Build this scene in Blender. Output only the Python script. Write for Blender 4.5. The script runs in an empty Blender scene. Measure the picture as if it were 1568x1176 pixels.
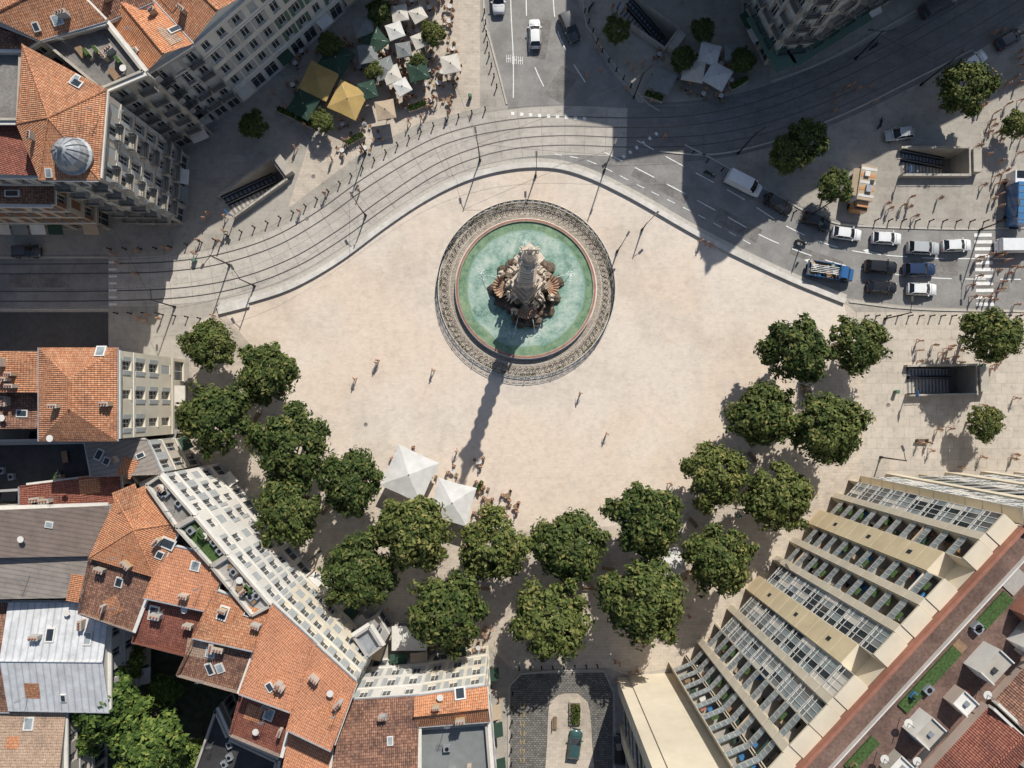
import bpy, math, random, bmesh
import numpy as np
from mathutils import Vector, Matrix, noise
from mathutils.geometry import tessellate_polygon
random.seed(7); rng=np.random.default_rng(5)
scene=bpy.context.scene
# ---------------------------------------------------------------- survey frame
H=104.4; F=1087.0; TILT=math.radians(1.7)
cT,sT=math.cos(TILT),math.sin(TILT)
def P(px,py,h=0.0):
    dx=(px-784)/F; dy=(588-py)/F
    y=dy*cT+sT; z=dy*sT-cT
    t=(H-h)/(-z)
    return Vector((dx*t,y*t))
# ---------------------------------------------------------------- materials
MATS={}
def new_mat(name):
    m=bpy.data.materials.new(name); m.use_nodes=True
    nt=m.node_tree; b=nt.nodes['Principled BSDF']
    MATS[name]=m
    return m,nt,b
def N(nt,t,**k):
    n=nt.nodes.new(t)
    for a,v in k.items(): setattr(n,a,v)
    return n
def ramp(nt,fac,stops):
    r=N(nt,'ShaderNodeValToRGB')
    el=r.color_ramp.elements
    while len(el)>1: el.remove(el[0])
    el[0].position=stops[0][0]; el[0].color=(*stops[0][1],1)
    for p,c in stops[1:]:
        e=el.new(p); e.color=(*c,1)
    nt.links.new(fac,r.inputs[0]); return r.outputs[0]
def mixc(nt,f,a,b,mode='MIX'):
    m=N(nt,'ShaderNodeMix',data_type='RGBA',blend_type=mode)
    if isinstance(f,(int,float)): m.inputs[0].default_value=f
    else: nt.links.new(f,m.inputs[0])
    for i,v in ((6,a),(7,b)):
        if isinstance(v,tuple): m.inputs[i].default_value=(*v,1)
        else: nt.links.new(v,m.inputs[i])
    return m.outputs[2]
def noise_n(nt,vec,scale,detail=3,rough=.6):
    n=N(nt,'ShaderNodeTexNoise'); n.inputs['Scale'].default_value=scale
    n.inputs['Detail'].default_value=detail; n.inputs['Roughness'].default_value=rough
    if vec is not None: nt.links.new(vec,n.inputs['Vector'])
    return n.outputs[0]
def mulc(c,k): return tuple(min(1,x*k) for x in c)
def simple(name,col,rough=.8,var=.25,scale=1.5,metal=0.0,bump=0.0,spec=.3,coord='Object',big=0.0):
    if name in MATS: return MATS[name]
    m,nt,b=new_mat(name)
    tc=N(nt,'ShaderNodeTexCoord')
    f=noise_n(nt,tc.outputs[coord],scale,2,.65)
    c=ramp(nt,f,[(.3,mulc(col,1-var)),(.7,mulc(col,1+var))])
    if big>0:
        f2=noise_n(nt,tc.outputs[coord],scale*.13,3,.6)
        g=ramp(nt,f2,[(.35,(1-big,)*3),(.65,(1,1,1))])
        c=mixc(nt,1.0,c,g,'MULTIPLY')
    nt.links.new(c,b.inputs['Base Color'])
    b.inputs['Roughness'].default_value=rough; b.inputs['Metallic'].default_value=metal
    b.inputs['Specular IOR Level'].default_value=spec
    if bump>0:
        bp=N(nt,'ShaderNodeBump'); bp.inputs['Strength'].default_value=bump; bp.inputs['Distance'].default_value=.05
        nt.links.new(noise_n(nt,tc.outputs[coord],scale*8,2),bp.inputs['Height']); nt.links.new(bp.outputs[0],b.inputs['Normal'])
    return m
def paving(name,col,slab=(1.2,.6),mort=.75,var=.12,big=.25,tint=None,stain=.3,msize=.02,rot=0):
    m,nt,b=new_mat(name)
    tc=N(nt,'ShaderNodeTexCoord'); o=tc.outputs['Object']
    mp=N(nt,'ShaderNodeMapping'); mp.inputs['Rotation'].default_value=(0,0,rot); nt.links.new(o,mp.inputs[0])
    br=N(nt,'ShaderNodeTexBrick'); nt.links.new(mp.outputs[0],br.inputs['Vector'])
    br.inputs['Color1'].default_value=(*mulc(col,1-var),1); br.inputs['Color2'].default_value=(*mulc(col,1+var),1)
    br.inputs['Mortar'].default_value=(*mulc(col,mort),1); br.inputs['Scale'].default_value=1
    br.inputs['Brick Width'].default_value=slab[0]; br.inputs['Row Height'].default_value=slab[1]; br.inputs['Mortar Size'].default_value=msize
    c=br.outputs[0]
    f=noise_n(nt,o,.07,5,.7)
    c=mixc(nt,1.0,c,ramp(nt,f,[(.3,(1-big,)*3),(.5,(1,1,1)),(.7,(1+big*.25,)*3)]),'MULTIPLY')
    f=noise_n(nt,o,.9,5,.8)
    c=mixc(nt,1.0,c,ramp(nt,f,[(.28,(1-stain,)*3),(.5,(1,1,1)),(.8,(1.06,)*3)]),'MULTIPLY')
    if tint:
        f=noise_n(nt,o,.045,3,.6)
        c=mixc(nt,ramp(nt,f,[(.42,(0,0,0)),(.6,(1,1,1))]),c,mixc(nt,1.0,c,tint,'MULTIPLY'))
    v=N(nt,'ShaderNodeTexVoronoi'); v.inputs['Scale'].default_value=1.3; nt.links.new(o,v.inputs['Vector'])
    c=mixc(nt,1.0,c,ramp(nt,v.outputs['Distance'],[(.05,(.72,.72,.72)),(.09,(1,1,1))]),'MULTIPLY')
    nt.links.new(c,b.inputs['Base Color']); b.inputs['Roughness'].default_value=.85; b.inputs['Specular IOR Level'].default_value=.2
    return m
def tiles(name,c1,c2,dirt=.35):
    m,nt,b=new_mat(name)
    tc=N(nt,'ShaderNodeTexCoord'); uv=tc.outputs['UV']; o=tc.outputs['Object']
    br=N(nt,'ShaderNodeTexBrick'); nt.links.new(uv,br.inputs['Vector']); br.offset=.0
    br.inputs['Color1'].default_value=(*c1,1); br.inputs['Color2'].default_value=(*c2,1)
    br.inputs['Mortar'].default_value=(*mulc(c1,.4),1); br.inputs['Scale'].default_value=1
    br.inputs['Brick Width'].default_value=.24; br.inputs['Row Height'].default_value=.34; br.inputs['Mortar Size'].default_value=.025
    br.inputs['Bias'].default_value=-.1
    c=br.outputs[0]
    f=noise_n(nt,o,.3,5,.75)
    c=mixc(nt,1.0,c,ramp(nt,f,[(.3,(1-dirt*1.3,1-dirt*1.2,1-dirt)),(.52,(1,1,1)),(.75,(1.2,1.2,1.2))]),'MULTIPLY')
    f=noise_n(nt,uv,3.0,3,.85)
    c=mixc(nt,1.0,c,ramp(nt,f,[(.3,(.55,.52,.52)),(.5,(1,1,1)),(.7,(1.3,1.3,1.25))]),'MULTIPLY')
    nt.links.new(c,b.inputs['Base Color']); b.inputs['Roughness'].default_value=.9
    w=N(nt,'ShaderNodeTexWave'); w.inputs['Scale'].default_value=1.31; nt.links.new(uv,w.inputs['Vector'])
    bp=N(nt,'ShaderNodeBump'); bp.inputs['Strength'].default_value=.7; bp.inputs['Distance'].default_value=.08
    nt.links.new(w.outputs[1],bp.inputs['Height']); nt.links.new(bp.outputs[0],b.inputs['Normal'])
    return m
def ribbed(name,col,pitch=.5):
    m,nt,b=new_mat(name)
    tc=N(nt,'ShaderNodeTexCoord'); uv=tc.outputs['UV']
    w=N(nt,'ShaderNodeTexWave'); w.inputs['Scale'].default_value=.314/pitch; nt.links.new(uv,w.inputs['Vector'])
    c=ramp(nt,w.outputs[1],[(.0,mulc(col,.7)),(.15,col),(1,mulc(col,1.05))])
    f=noise_n(nt,tc.outputs['Object'],.6,5,.7)
    c=mixc(nt,1.0,c,ramp(nt,f,[(.3,(.7,.7,.7)),(.6,(1,1,1))]),'MULTIPLY')
    nt.links.new(c,b.inputs['Base Color']); b.inputs['Roughness'].default_value=.6
    return m
paving('pavement',(.38,.35,.305),(2.4,1.2),.82,.06,.28)
paving('pavement_slab',(.50,.445,.375),(1.6,1.6),.74,.06,.2,msize=.03)
paving('plaza_pink',(.655,.58,.495),(.6,.3),.9,.04,.2,tint=(1.0,.945,.90),stain=.16,msize=.012)
paving('plaza_beige',(.53,.46,.38),(.9,.45),.84,.06,.3,stain=.3,msize=.02)
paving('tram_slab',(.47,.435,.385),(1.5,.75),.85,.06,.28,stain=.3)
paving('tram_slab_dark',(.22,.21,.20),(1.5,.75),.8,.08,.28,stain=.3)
paving('cobbles',(.46,.395,.32),(.34,.22),.5,.22,.25,stain=.35,msize=.04)
paving('dark_cobbles',(.20,.19,.175),(.45,.3),.5,.3,.25,stain=.3,msize=.05)
simple('asphalt',(.29,.28,.265),.85,.08,2.5,bump=.3,big=.28)
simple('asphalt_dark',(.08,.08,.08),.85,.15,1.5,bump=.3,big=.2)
simple('road_paint',(.75,.75,.72),.6,.15,3)
simple('kerb_stone',(.46,.43,.38),.8,.12,2)
simple('white_stone',(.62,.59,.54),.7,.12,1.2,big=.15)
simple('rim_stone',(.34,.32,.25),.7,.2,1.2,big=.25)
simple('steel_rail',(.12,.11,.105),.4,.2,3,metal=.5)
simple('joint',(.24,.22,.20),.9,.1,2)
simple('black_metal',(.02,.02,.02),.45,.1,3,metal=.3)
simple('grey_metal',(.32,.33,.34),.45,.15,3,metal=.5)
simple('zinc',(.30,.32,.34),.55,.15,1.5,metal=.2)
simple('cream_wall',(.68,.62,.50),.85,.07,.6,big=.15)
simple('white_wall',(.72,.69,.635),.85,.06,.6,big=.18)
simple('pink_wall',(.52,.42,.35),.85,.07,.6,big=.2)
simple('ochre_wall',(.50,.38,.24),.85,.07,.6,big=.2)
simple('stone_wall',(.46,.42,.36),.85,.1,.8,big=.22)
simple('grey_wall',(.42,.41,.40),.85,.08,.7,big=.2)
simple('terrace_cream',(.66,.585,.455),.85,.06,.5,big=.14)
simple('terrace_yellow',(.72,.59,.38),.85,.07,.5,big=.12)
simple('trim_white',(.68,.66,.61),.7,.06,2,big=.1)
simple('brick_red',(.36,.16,.11),.85,.12,1.2,big=.2)
simple('gravel_brown',(.20,.13,.105),.95,.25,3,bump=.4,big=.4)
simple('gravel_grey',(.24,.225,.21),.95,.2,3,bump=.4,big=.35)
simple('membrane_dark',(.06,.058,.06),.8,.2,1,big=.3)
simple('roof_grass',(.055,.10,.03),.95,.45,4,bump=.5)
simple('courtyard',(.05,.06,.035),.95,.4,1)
simple('shutter_grey',(.38,.40,.40),.7,.1,3)
simple('shutter_green',(.10,.17,.13),.7,.1,3)
simple('shutter_brown',(.20,.11,.07),.7,.1,3)
simple('window_frame',(.62,.61,.58),.6,.05,3)
simple('window_glass',(.035,.045,.055),.08,.3,.5,spec=.6)
simple('balcony_glass',(.26,.30,.31),.18,.3,.7,spec=.6)
simple('balcony_floor',(.36,.34,.31),.8,.1,2)
tiles('tile_orange',(.48,.20,.10),(.60,.33,.19))
tiles('tile_bright',(.60,.25,.12),(.66,.34,.19),.2)
tiles('tile_brown',(.22,.11,.075),(.44,.24,.16),.5)
tiles('tile_red',(.27,.09,.06),(.36,.14,.095),.3)
tiles('tile_pale',(.48,.33,.23),(.55,.40,.29),.3)
tiles('tile_salmon',(.64,.28,.15),(.67,.32,.185),.12)
ribbed('metal_white',(.60,.61,.62),.9)
ribbed('metal_brown',(.21,.165,.14),.6)
ribbed('metal_greybrown',(.28,.245,.215),.6)
simple('bark',(.16,.13,.10),.95,.3,3)
simple('rubber',(.02,.02,.02),.8,.1,3)
simple('car_glass',(.015,.018,.022),.05,.1,1,spec=.7)
simple('lamp_red',(.4,.02,.015),.3,.1,2)
simple('lamp_clear',(.7,.7,.68),.15,.1,2)
simple('skin',(.42,.25,.17),.6,.1,5)
simple('hair',(.03,.02,.015),.7,.2,5)
simple('trousers',(.04,.05,.075),.85,.2,5)
simple('shoes',(.05,.045,.04),.7,.2,5)
simple('wood',(.26,.17,.10),.7,.2,3)
simple('earth',(.12,.085,.06),.95,.3,3)
simple('statue_stone',(.70,.60,.49),.85,.18,1.5,bump=.5,big=.25)
simple('column_stone',(.52,.46,.385),.85,.2,1.2,bump=.4,big=.3)
simple('wet_rock',(.13,.095,.07),.5,.5,1.2,bump=.8,big=.3)
simple('rock_stone',(.42,.34,.26),.8,.4,1.3,bump=.8,big=.35)
simple('shell_stone',(.50,.35,.25),.75,.3,1.5,bump=.4)
for nm,c in dict(paint_white=(.74,.75,.75),paint_silver=(.42,.44,.45),paint_black=(.015,.015,.018),paint_grey=(.06,.065,.075),paint_navy=(.02,.04,.09),paint_blue=(.03,.12,.30),paint_orange=(.55,.27,.11),paint_teal=(.04,.09,.09)).items():
    m=simple(nm,c,.28,.05,1,spec=.5); m.node_tree.nodes['Principled BSDF'].inputs['Coat Weight'].default_value=.5
for nm,c in dict(canvas_cream=(.62,.58,.51),canvas_white=(.66,.65,.62),canvas_yellow=(.46,.32,.12),canvas_green=(.03,.065,.045),canvas_grey=(.22,.235,.23),canvas_tan=(.48,.38,.27),canvas_blue=(.06,.2,.42)).items():
    simple(nm,c,.85,.08,.9,big=.15)
m,nt,b=new_mat('shirt'); oi=N(nt,'ShaderNodeObjectInfo'); tc=N(nt,'ShaderNodeTexCoord')
c=mixc(nt,1.0,oi.outputs['Color'],ramp(nt,noise_n(nt,tc.outputs['Object'],6),[(.3,(.8,.8,.8)),(.7,(1,1,1))]),'MULTIPLY')
nt.links.new(c,b.inputs['Base Color']); b.inputs['Roughness'].default_value=.85
def foliage(name,stops):
    m,nt,b=new_mat(name)
    g=N(nt,'ShaderNodeNewGeometry'); oi=N(nt,'ShaderNodeObjectInfo'); tc=N(nt,'ShaderNodeTexCoord')
    f=noise_n(nt,tc.outputs['Object'],.6,2,.6)
    ad=N(nt,'ShaderNodeMath',operation='ADD'); ad.inputs[1].default_value=-.5; nt.links.new(f,ad.inputs[0])
    mu=N(nt,'ShaderNodeMath',operation='MULTIPLY_ADD'); nt.links.new(ad.outputs[0],mu.inputs[0]); mu.inputs[1].default_value=1.5
    nt.links.new(g.outputs['Random Per Island'],mu.inputs[2])
    c=ramp(nt,mu.outputs[0],stops)
    hv=N(nt,'ShaderNodeHueSaturation'); nt.links.new(c,hv.inputs['Color'])
    mr=N(nt,'ShaderNodeMapRange'); nt.links.new(oi.outputs['Random'],mr.inputs[0]); mr.inputs[3].default_value=.8; mr.inputs[4].default_value=1.3
    nt.links.new(mr.outputs[0],hv.inputs['Value'])
    mr=N(nt,'ShaderNodeMapRange'); nt.links.new(oi.outputs['Random'],mr.inputs[0]); mr.inputs[3].default_value=.51; mr.inputs[4].default_value=.475
    nt.links.new(mr.outputs[0],hv.inputs['Hue'])
    nt.links.new(hv.outputs[0],b.inputs['Base Color']); b.inputs['Roughness'].default_value=.7; b.inputs['Specular IOR Level'].default_value=.2
foliage('plane_leaves',[(.0,(.030,.052,.013)),(.45,(.062,.090,.022)),(.8,(.105,.130,.036)),(1,(.18,.175,.055))])
foliage('garden_leaves',[(.0,(.03,.06,.012)),(.45,(.07,.12,.025)),(.8,(.12,.18,.04)),(1,(.2,.23,.05))])
m,nt,b=new_mat('fountain_water'); tc=N(nt,'ShaderNodeTexCoord'); o=tc.outputs['Object']
f=noise_n(nt,o,.45,6,.8); c=ramp(nt,f,[(.32,(.10,.165,.12)),(.43,(.22,.34,.28)),(.54,(.36,.47,.40)),(.66,(.50,.56,.48))])
ln=N(nt,'ShaderNodeVectorMath',operation='LENGTH'); nt.links.new(o,ln.inputs[0])
dd=N(nt,'ShaderNodeMath',operation='MULTIPLY'); dd.inputs[1].default_value=.1; nt.links.new(ln.outputs['Value'],dd.inputs[0])
nz=N(nt,'ShaderNodeMath',operation='MULTIPLY_ADD'); nz.inputs[1].default_value=.25; nt.links.new(f,nz.inputs[0]); nt.links.new(dd.outputs[0],nz.inputs[2])
c=mixc(nt,1.0,c,ramp(nt,nz.outputs[0],[(.58,(.5,.68,.62)),(.76,(1,1,1)),(.98,(1,1,1)),(1.0,(.6,.66,.48))]),'MULTIPLY')
nt.links.new(c,b.inputs['Base Color']); b.inputs['Roughness'].default_value=.12
bp=N(nt,'ShaderNodeBump'); bp.inputs['Strength'].default_value=.6; bp.inputs['Distance'].default_value=.08
nt.links.new(noise_n(nt,o,3.0,3,.6),bp.inputs['Height']); nt.links.new(bp.outputs[0],b.inputs['Normal'])
simple('foam',(.75,.8,.78),.5,.1,3)
# ---------------------------------------------------------------- mesh builder
class MB:
    def __init__(s): s.v=[];s.f=[];s.m=[];s.uv=[];s.mats=[];s.sm=[]
    def mi(s,n):
        if n not in s.mats: s.mats.append(n)
        return s.mats.index(n)
    def face(s,pts,mat,uv=None,smooth=False):
        i=len(s.v); s.v+= [tuple(p) for p in pts]; s.f.append(tuple(range(i,i+len(pts)))); s.m.append(s.mi(mat))
        if uv=='slope':
            a,b_,c_=Vector(pts[0]),Vector(pts[1]),Vector(pts[2]); n=(b_-a).cross(c_-a).normalized()
            hz=Vector((0,0,1)).cross(n)
            if hz.length<.02:
                hz=(b_-a)
            hz.normalize(); sv=n.cross(hz)
            uv=[(Vector(p).dot(hz),Vector(p).dot(sv)) for p in pts]
        if uv is None: uv=[(p[0],p[1]) for p in pts]
        s.uv.append(uv); s.sm.append(smooth)
    def box(s,c,d,mat,rot=0,taper=1.0,top=None):
        cx,cy,cz=c; dx,dy,dz=d[0]/2,d[1]/2,d[2]/2; cr,sr=math.cos(rot),math.sin(rot)
        def q(x,y,z): return (cx+x*cr-y*sr,cy+x*sr+y*cr,cz+z)
        t=taper
        b=[q(-dx,-dy,-dz),q(dx,-dy,-dz),q(dx,dy,-dz),q(-dx,dy,-dz)]
        u=[q(-dx*t,-dy*t,dz),q(dx*t,-dy*t,dz),q(dx*t,dy*t,dz),q(-dx*t,dy*t,dz)]
        s.face(b[::-1],mat); s.face(u,top or mat)
        for i in range(4):
            j=(i+1)%4; s.face([b[i],b[j],u[j],u[i]],mat)
    def prism(s,poly,z0,z1,mat,top=None):
        n=len(poly); s.face([(p[0],p[1],z1) for p in poly],top or mat)
        for i in range(n):
            a,b=poly[i],poly[(i+1)%n]; s.face([(a[0],a[1],z0),(b[0],b[1],z0),(b[0],b[1],z1),(a[0],a[1],z1)],mat)
    def rings(s,c,prof,mat,n=32,smooth=True,flute=0,cap=True):
        R=[]
        for r,z in prof:
            R.append([(c[0]+r*math.cos(2*math.pi*k/n)*(1+(flute if k%2 else 0)),c[1]+r*math.sin(2*math.pi*k/n)*(1+(flute if k%2 else 0)),c[2]+z) for k in range(n)])
        for a,b in zip(R,R[1:]):
            for k in range(n):
                j=(k+1)%n; s.face([a[k],a[j],b[j],b[k]],mat,smooth=smooth)
        if cap: s.face(R[-1],mat)
    def rod(s,a,b,r,mat,n=6,r2=None):
        a=Vector(a);b=Vector(b); d=(b-a)
        if d.length<1e-6: return
        d.normalize(); x=d.orthogonal().normalized(); y=d.cross(x); r2=r if r2 is None else r2
        A=[a+(x*math.cos(2*math.pi*k/n)+y*math.sin(2*math.pi*k/n))*r for k in range(n)]
        B=[b+(x*math.cos(2*math.pi*k/n)+y*math.sin(2*math.pi*k/n))*r2 for k in range(n)]
        for k in range(n):
            j=(k+1)%n; s.face([A[k],A[j],B[j],B[k]],mat,smooth=True)
        s.face(B,mat); s.face(A[::-1],mat)
    def mesh(s,name,merge=False):
        me=bpy.data.meshes.new(name); me.from_pydata(s.v,[],s.f)
        for n in s.mats: me.materials.append(MATS[n])
        me.polygons.foreach_set('material_index',s.m)
        me.polygons.foreach_set('use_smooth',s.sm)
        ul=me.uv_layers.new(name='UVMap'); fl=[]
        for u in s.uv:
            for q in u: fl+=[q[0],q[1]]
        ul.data.foreach_set('uv',fl)
        if merge:
            bm=bmesh.new(); bm.from_mesh(me); bmesh.ops.remove_doubles(bm,verts=bm.verts,dist=1e-4); bm.to_mesh(me); bm.free()
        me.update(); return me
    def obj(s,name,parent=None,merge=False,loc=None):
        o=bpy.data.objects.new(name,s.mesh(name,merge)); scene.collection.objects.link(o)
        if parent: o.parent=parent
        if loc: o.location=loc
        return o
def empty(name,loc=(0,0,0)):
    e=bpy.data.objects.new(name,None); e.empty_display_size=.5; scene.collection.objects.link(e); e.location=loc; return e
def inst(name,me,loc,rot=0,sc=1,color=None):
    o=bpy.data.objects.new(name,me); scene.collection.objects.link(o); o.location=loc; o.rotation_euler=(0,0,rot)
    o.scale=(sc,sc,sc) if not isinstance(sc,tuple) else sc
    if color: o.color=(*color,1)
    return o
def smooth_line(pts,step=1.0,closed=False):
    pts=[Vector(p) for p in pts]; out=[]; n=len(pts)
    rngi=range(n if closed else n-1)
    for i in rngi:
        p1=pts[i];p2=pts[(i+1)%n]
        p0=pts[(i-1)%n] if (closed or i>0) else p1*2-p2
        p3=pts[(i+2)%n] if (closed or i<n-2) else p2*2-p1
        k=max(1,int((p2-p1).length/step))
        for j in range(k):
            t=j/k
            out.append(.5*((2*p1)+(p2-p0)*t+(2*p0-5*p1+4*p2-p3)*t*t+(3*p1-p0-3*p2+p3)*t**3))
    if not closed: out.append(pts[-1])
    return out
def pl(pxs,step=1.0,closed=False): return smooth_line([P(x,y) for x,y in pxs],step,closed)
def normals(L):
    out=[]
    for i in range(len(L)):
        d=(L[min(i+1,len(L)-1)]-L[max(i-1,0)]).normalized(); out.append(Vector((-d.y,d.x)))
    return out
def ribbon(mb,L,w0,w1,z,mat,h=0):
    Nn=normals(L)
    for i in range(len(L)-1):
        a0,a1=L[i]+Nn[i]*w0,L[i]+Nn[i]*w1; b0,b1=L[i+1]+Nn[i+1]*w0,L[i+1]+Nn[i+1]*w1
        if w1<w0: a0,a1,b0,b1=a1,a0,b1,b0
        mb.face([(*a0,z+h),(*b0,z+h),(*b1,z+h),(*a1,z+h)],mat)
        if h>0:
            mb.face([(*a0,z),(*b0,z),(*b0,z+h),(*a0,z+h)],mat); mb.face([(*b1,z),(*a1,z),(*a1,z+h),(*b1,z+h)],mat)
    if h>0:
        for k in (0,len(L)-1):
            a0,a1=L[k]+Nn[k]*w0,L[k]+Nn[k]*w1; mb.face([(*a0,z),(*a1,z),(*a1,z+h),(*a0,z+h)],mat)
def sheet(name,poly,z,mat,holes=[]):
    loops=[[Vector((p[0],p[1],0)) for p in poly]]+[[Vector((p[0],p[1],0)) for p in h] for h in holes]
    tris=tessellate_polygon(loops); vs=[v for l in loops for v in l]
    mb=MB()
    for t in tris:
        q=[vs[i] for i in t]
        ar=(q[1]-q[0]).cross(q[2]-q[0]).z
        if abs(ar)<1e-9: continue
        if ar<0: q=q[::-1]
        mb.face([(p.x,p.y,z) for p in q],mat)
    return mb.obj(name)
def ccw(poly):
    a=sum(poly[i][0]*poly[(i+1)%len(poly)][1]-poly[(i+1)%len(poly)][0]*poly[i][1] for i in range(len(poly)))
    return a>0
# ---------------------------------------------------------------- ground, roads
def rect(c,L,W,ang):
    u=Vector((math.cos(ang),math.sin(ang))); v=Vector((-u.y,u.x))
    return [c-u*L/2-v*W/2,c+u*L/2-v*W/2,c+u*L/2+v*W/2,c-u*L/2+v*W/2]
METRO=[(P(390,290),9.2,3.6,math.radians(36)),(P(1428,250),9.6,3.8,0.0),(P(1438,582),9.6,4.0,math.radians(1)),(P(990,38),8.5,3.4,math.radians(-36))]
R0=1500
sheet('ground',[(-R0,-R0),(R0,-R0),(R0,R0),(-R0,R0)],0,'pavement',[rect(*m) for m in METRO])
band_px=[(338,474),(385,462),(450,440),(520,400),(590,348),(650,308),(710,278),(770,261),(830,256),(885,266),(960,300),(1080,368),(1200,426),(1292,464)]
band=pl(band_px,1.0)
inner=band+[P(x,y) for x,y in [(1300,500),(1260,560),(1190,640),(1120,720),(1040,775),(940,805),(840,815),(740,812),(640,790),(560,740),(480,670),(430,600),(385,530)]]
sheet('plaza_paving',inner,.024,'plaza_pink')
outer=[P(x,y) for x,y in [(338,476),(290,500),(290,560),(284,680),(330,735),(400,800),(480,880),(560,955),(610,992),(750,992),(785,1025),(930,1022),(960,1034),(1045,1020),(1140,925),(1232,825),(1312,742),(1330,640),(1320,560),(1310,478)]]+list(reversed(band))
sheet('tree_terrace_paving',outer,.014,'plaza_beige')
sheet('east_pavement',[P(x,y) for x,y in [(1312,478),(1900,480),(1900,738),(1312,742)]],.01,'pavement_slab',[rect(*METRO[2])])
road=[P(x,y) for x,y in [(748,-500),(742,0),(752,60),(768,120),(778,165),(770,200),(790,250),(830,248),(885,257),(960,292),(1080,360),(1200,418),(1295,456),(1400,470),(1568,474),(2100,480),(2100,345),(1568,350),(1480,352),(1330,345),(1260,332),(1180,292),(1090,240),(1040,212),(985,165),(935,108),(900,55),(885,0),(880,-500)]]
sheet('road',road,.008,'asphalt')
sheet('west_road',[P(x,y) for x,y in [(-600,396),(166,396),(166,470),(-600,470)]],.008,'asphalt')
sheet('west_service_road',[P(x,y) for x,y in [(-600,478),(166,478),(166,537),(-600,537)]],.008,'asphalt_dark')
sheet('north_west_pavement',[P(x,y) for x,y in [(560,230),(640,190),(735,165),(735,-60),(600,-60),(590,20),(560,120),(470,230),(440,320)]],.006,'plaza_beige')
t1=pl([(-500,412),(0,412),(165,411),(260,408),(340,396),(420,370),(490,330),(560,280),(640,232),(700,207),(780,191),(860,186),(960,188),(1060,184),(1150,166),(1250,130),(1350,82),(1450,27),(1560,-40),(1800,-190)],1.2)
t2=pl([(-500,454),(0,454),(165,453),(280,448),(370,432),(450,402),(520,360),(590,310),(660,264),(720,237),(790,220),(870,215),(960,218),(1070,215),(1170,197),(1280,158),(1390,106),(1480,58),(1590,-10),(1830,-160)],1.2)
tc_=pl([(166,432),(270,428),(355,415),(435,387),(505,346),(575,295),(650,248),(710,222),(785,205),(865,200),(960,203)],1.0)
mb=MB(); ribbon(mb,tc_,-3.6,3.6,.019,'tram_slab')
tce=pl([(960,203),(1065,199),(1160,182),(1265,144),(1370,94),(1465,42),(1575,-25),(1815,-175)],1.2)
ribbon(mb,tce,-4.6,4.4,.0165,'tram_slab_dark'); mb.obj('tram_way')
mb=MB()
for T in (t1,t2):
    for s in (-.72,.72): ribbon(mb,T,s-.08,s+.08,.034,'steel_rail')
mb.obj('tram_rails')
mb=MB()
for L_,w_ in ((tc_,3.55),(tce,4.3)):
    Nn=normals(L_)
    for i in range(3,len(L_),3):
        a=L_[i]-Nn[i]*w_; b=L_[i]+Nn[i]*w_; ribbon(mb,[a,b],-.025,.025,.026,'joint')
ribbon(mb,tc_,3.55,3.67,.028,'kerb_stone'); ribbon(mb,tc_,-3.67,-3.55,.028,'kerb_stone')
mb.obj('tram_way_joints')
mb=MB()
for pts in [[(742,-300),(740,0),(750,60),(766,120),(776,160)],[(890,-300),(892,0),(908,52),(943,103),(993,160),(1010,170)],
            [(1048,222),(1095,246),(1185,297),(1262,337),(1332,347),(1480,351),(1568,349),(1900,344)],[(1300,462),(1400,473),(1568,477),(1900,480)],
            [(-500,394),(166,394)],[(-500,474),(166,474)],[(1010,232),(1090,237),(1180,218),(1290,176),(1400,122),(1490,76)],[(1180,125),(1260,95),(1350,45),(1440,-5)]]:
    ribbon(mb,pl(pts,2),-.12,.12,0,'kerb_stone',.13)
mb.obj('kerb')
mb=MB(); ribbon(mb,band,-.15,.6,0,'white_stone',.42); ribbon(mb,band,.63,1.3,0.0,'kerb_stone',.1); mb.obj('curved_stone_bench')
mb=MB(); e=rect(P(358,469),4.6,1.4,math.radians(14)); mb.prism(e,0,.45,'white_stone'); mb.obj('stone_bench_end')
mb=MB()
def dash(pts,n,ln=2.2,w=.14,gap=2.2):
    L=pl(pts,.25); acc=0; seg=[];on=True
    for i in range(len(L)-1):
        seg.append(L[i]); acc+=(L[i+1]-L[i]).length
        if acc>(ln if on else gap):
            if on and len(seg)>1: ribbon(mb,seg,-w/2,w/2,.04,'road_paint')
            seg=[L[i]]; acc=0; on=not on
dash([(805,-60),(808,60),(822,110),(850,165)],0,3,.15,2.2)
dash([(845,-60),(850,30),(868,80),(905,140)],0,3,.15,2.2)
dash([(925,233),(975,258),(1040,292),(1110,330),(1190,372),(1300,408),(1420,425),(1568,428)],0,3,.15,2)
dash([(975,215),(1060,262),(1130,300),(1215,352),(1300,383),(1420,395),(1568,396)],0,3,.15,2)
dash([(850,236),(905,248),(980,285),(1080,335),(1160,380)],0,1.2,.12,1.2)
ribbon(mb,pl([(786,150),(786,90),(782,0),(784,-80)],2),-.07,.07,.04,'road_paint')
def zebra(a,b,n,ln,w=.5):
    a=P(*a);b=P(*b); d=(b-a).normalized(); v=Vector((-d.y,d.x))
    for i in range(n):
        c=a.lerp(b,i/(n-1)); ribbon(mb,[c-v*ln/2,c+v*ln/2],-w/2,w/2,.04,'road_paint')
zebra((1505,360),(1508,466),11,2.6); zebra((173,402),(173,466),7,1.2,.3)
zebra((785,174),(895,182),9,.5,.5); zebra((955,240),(1005,205),6,.5,.4)
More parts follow.
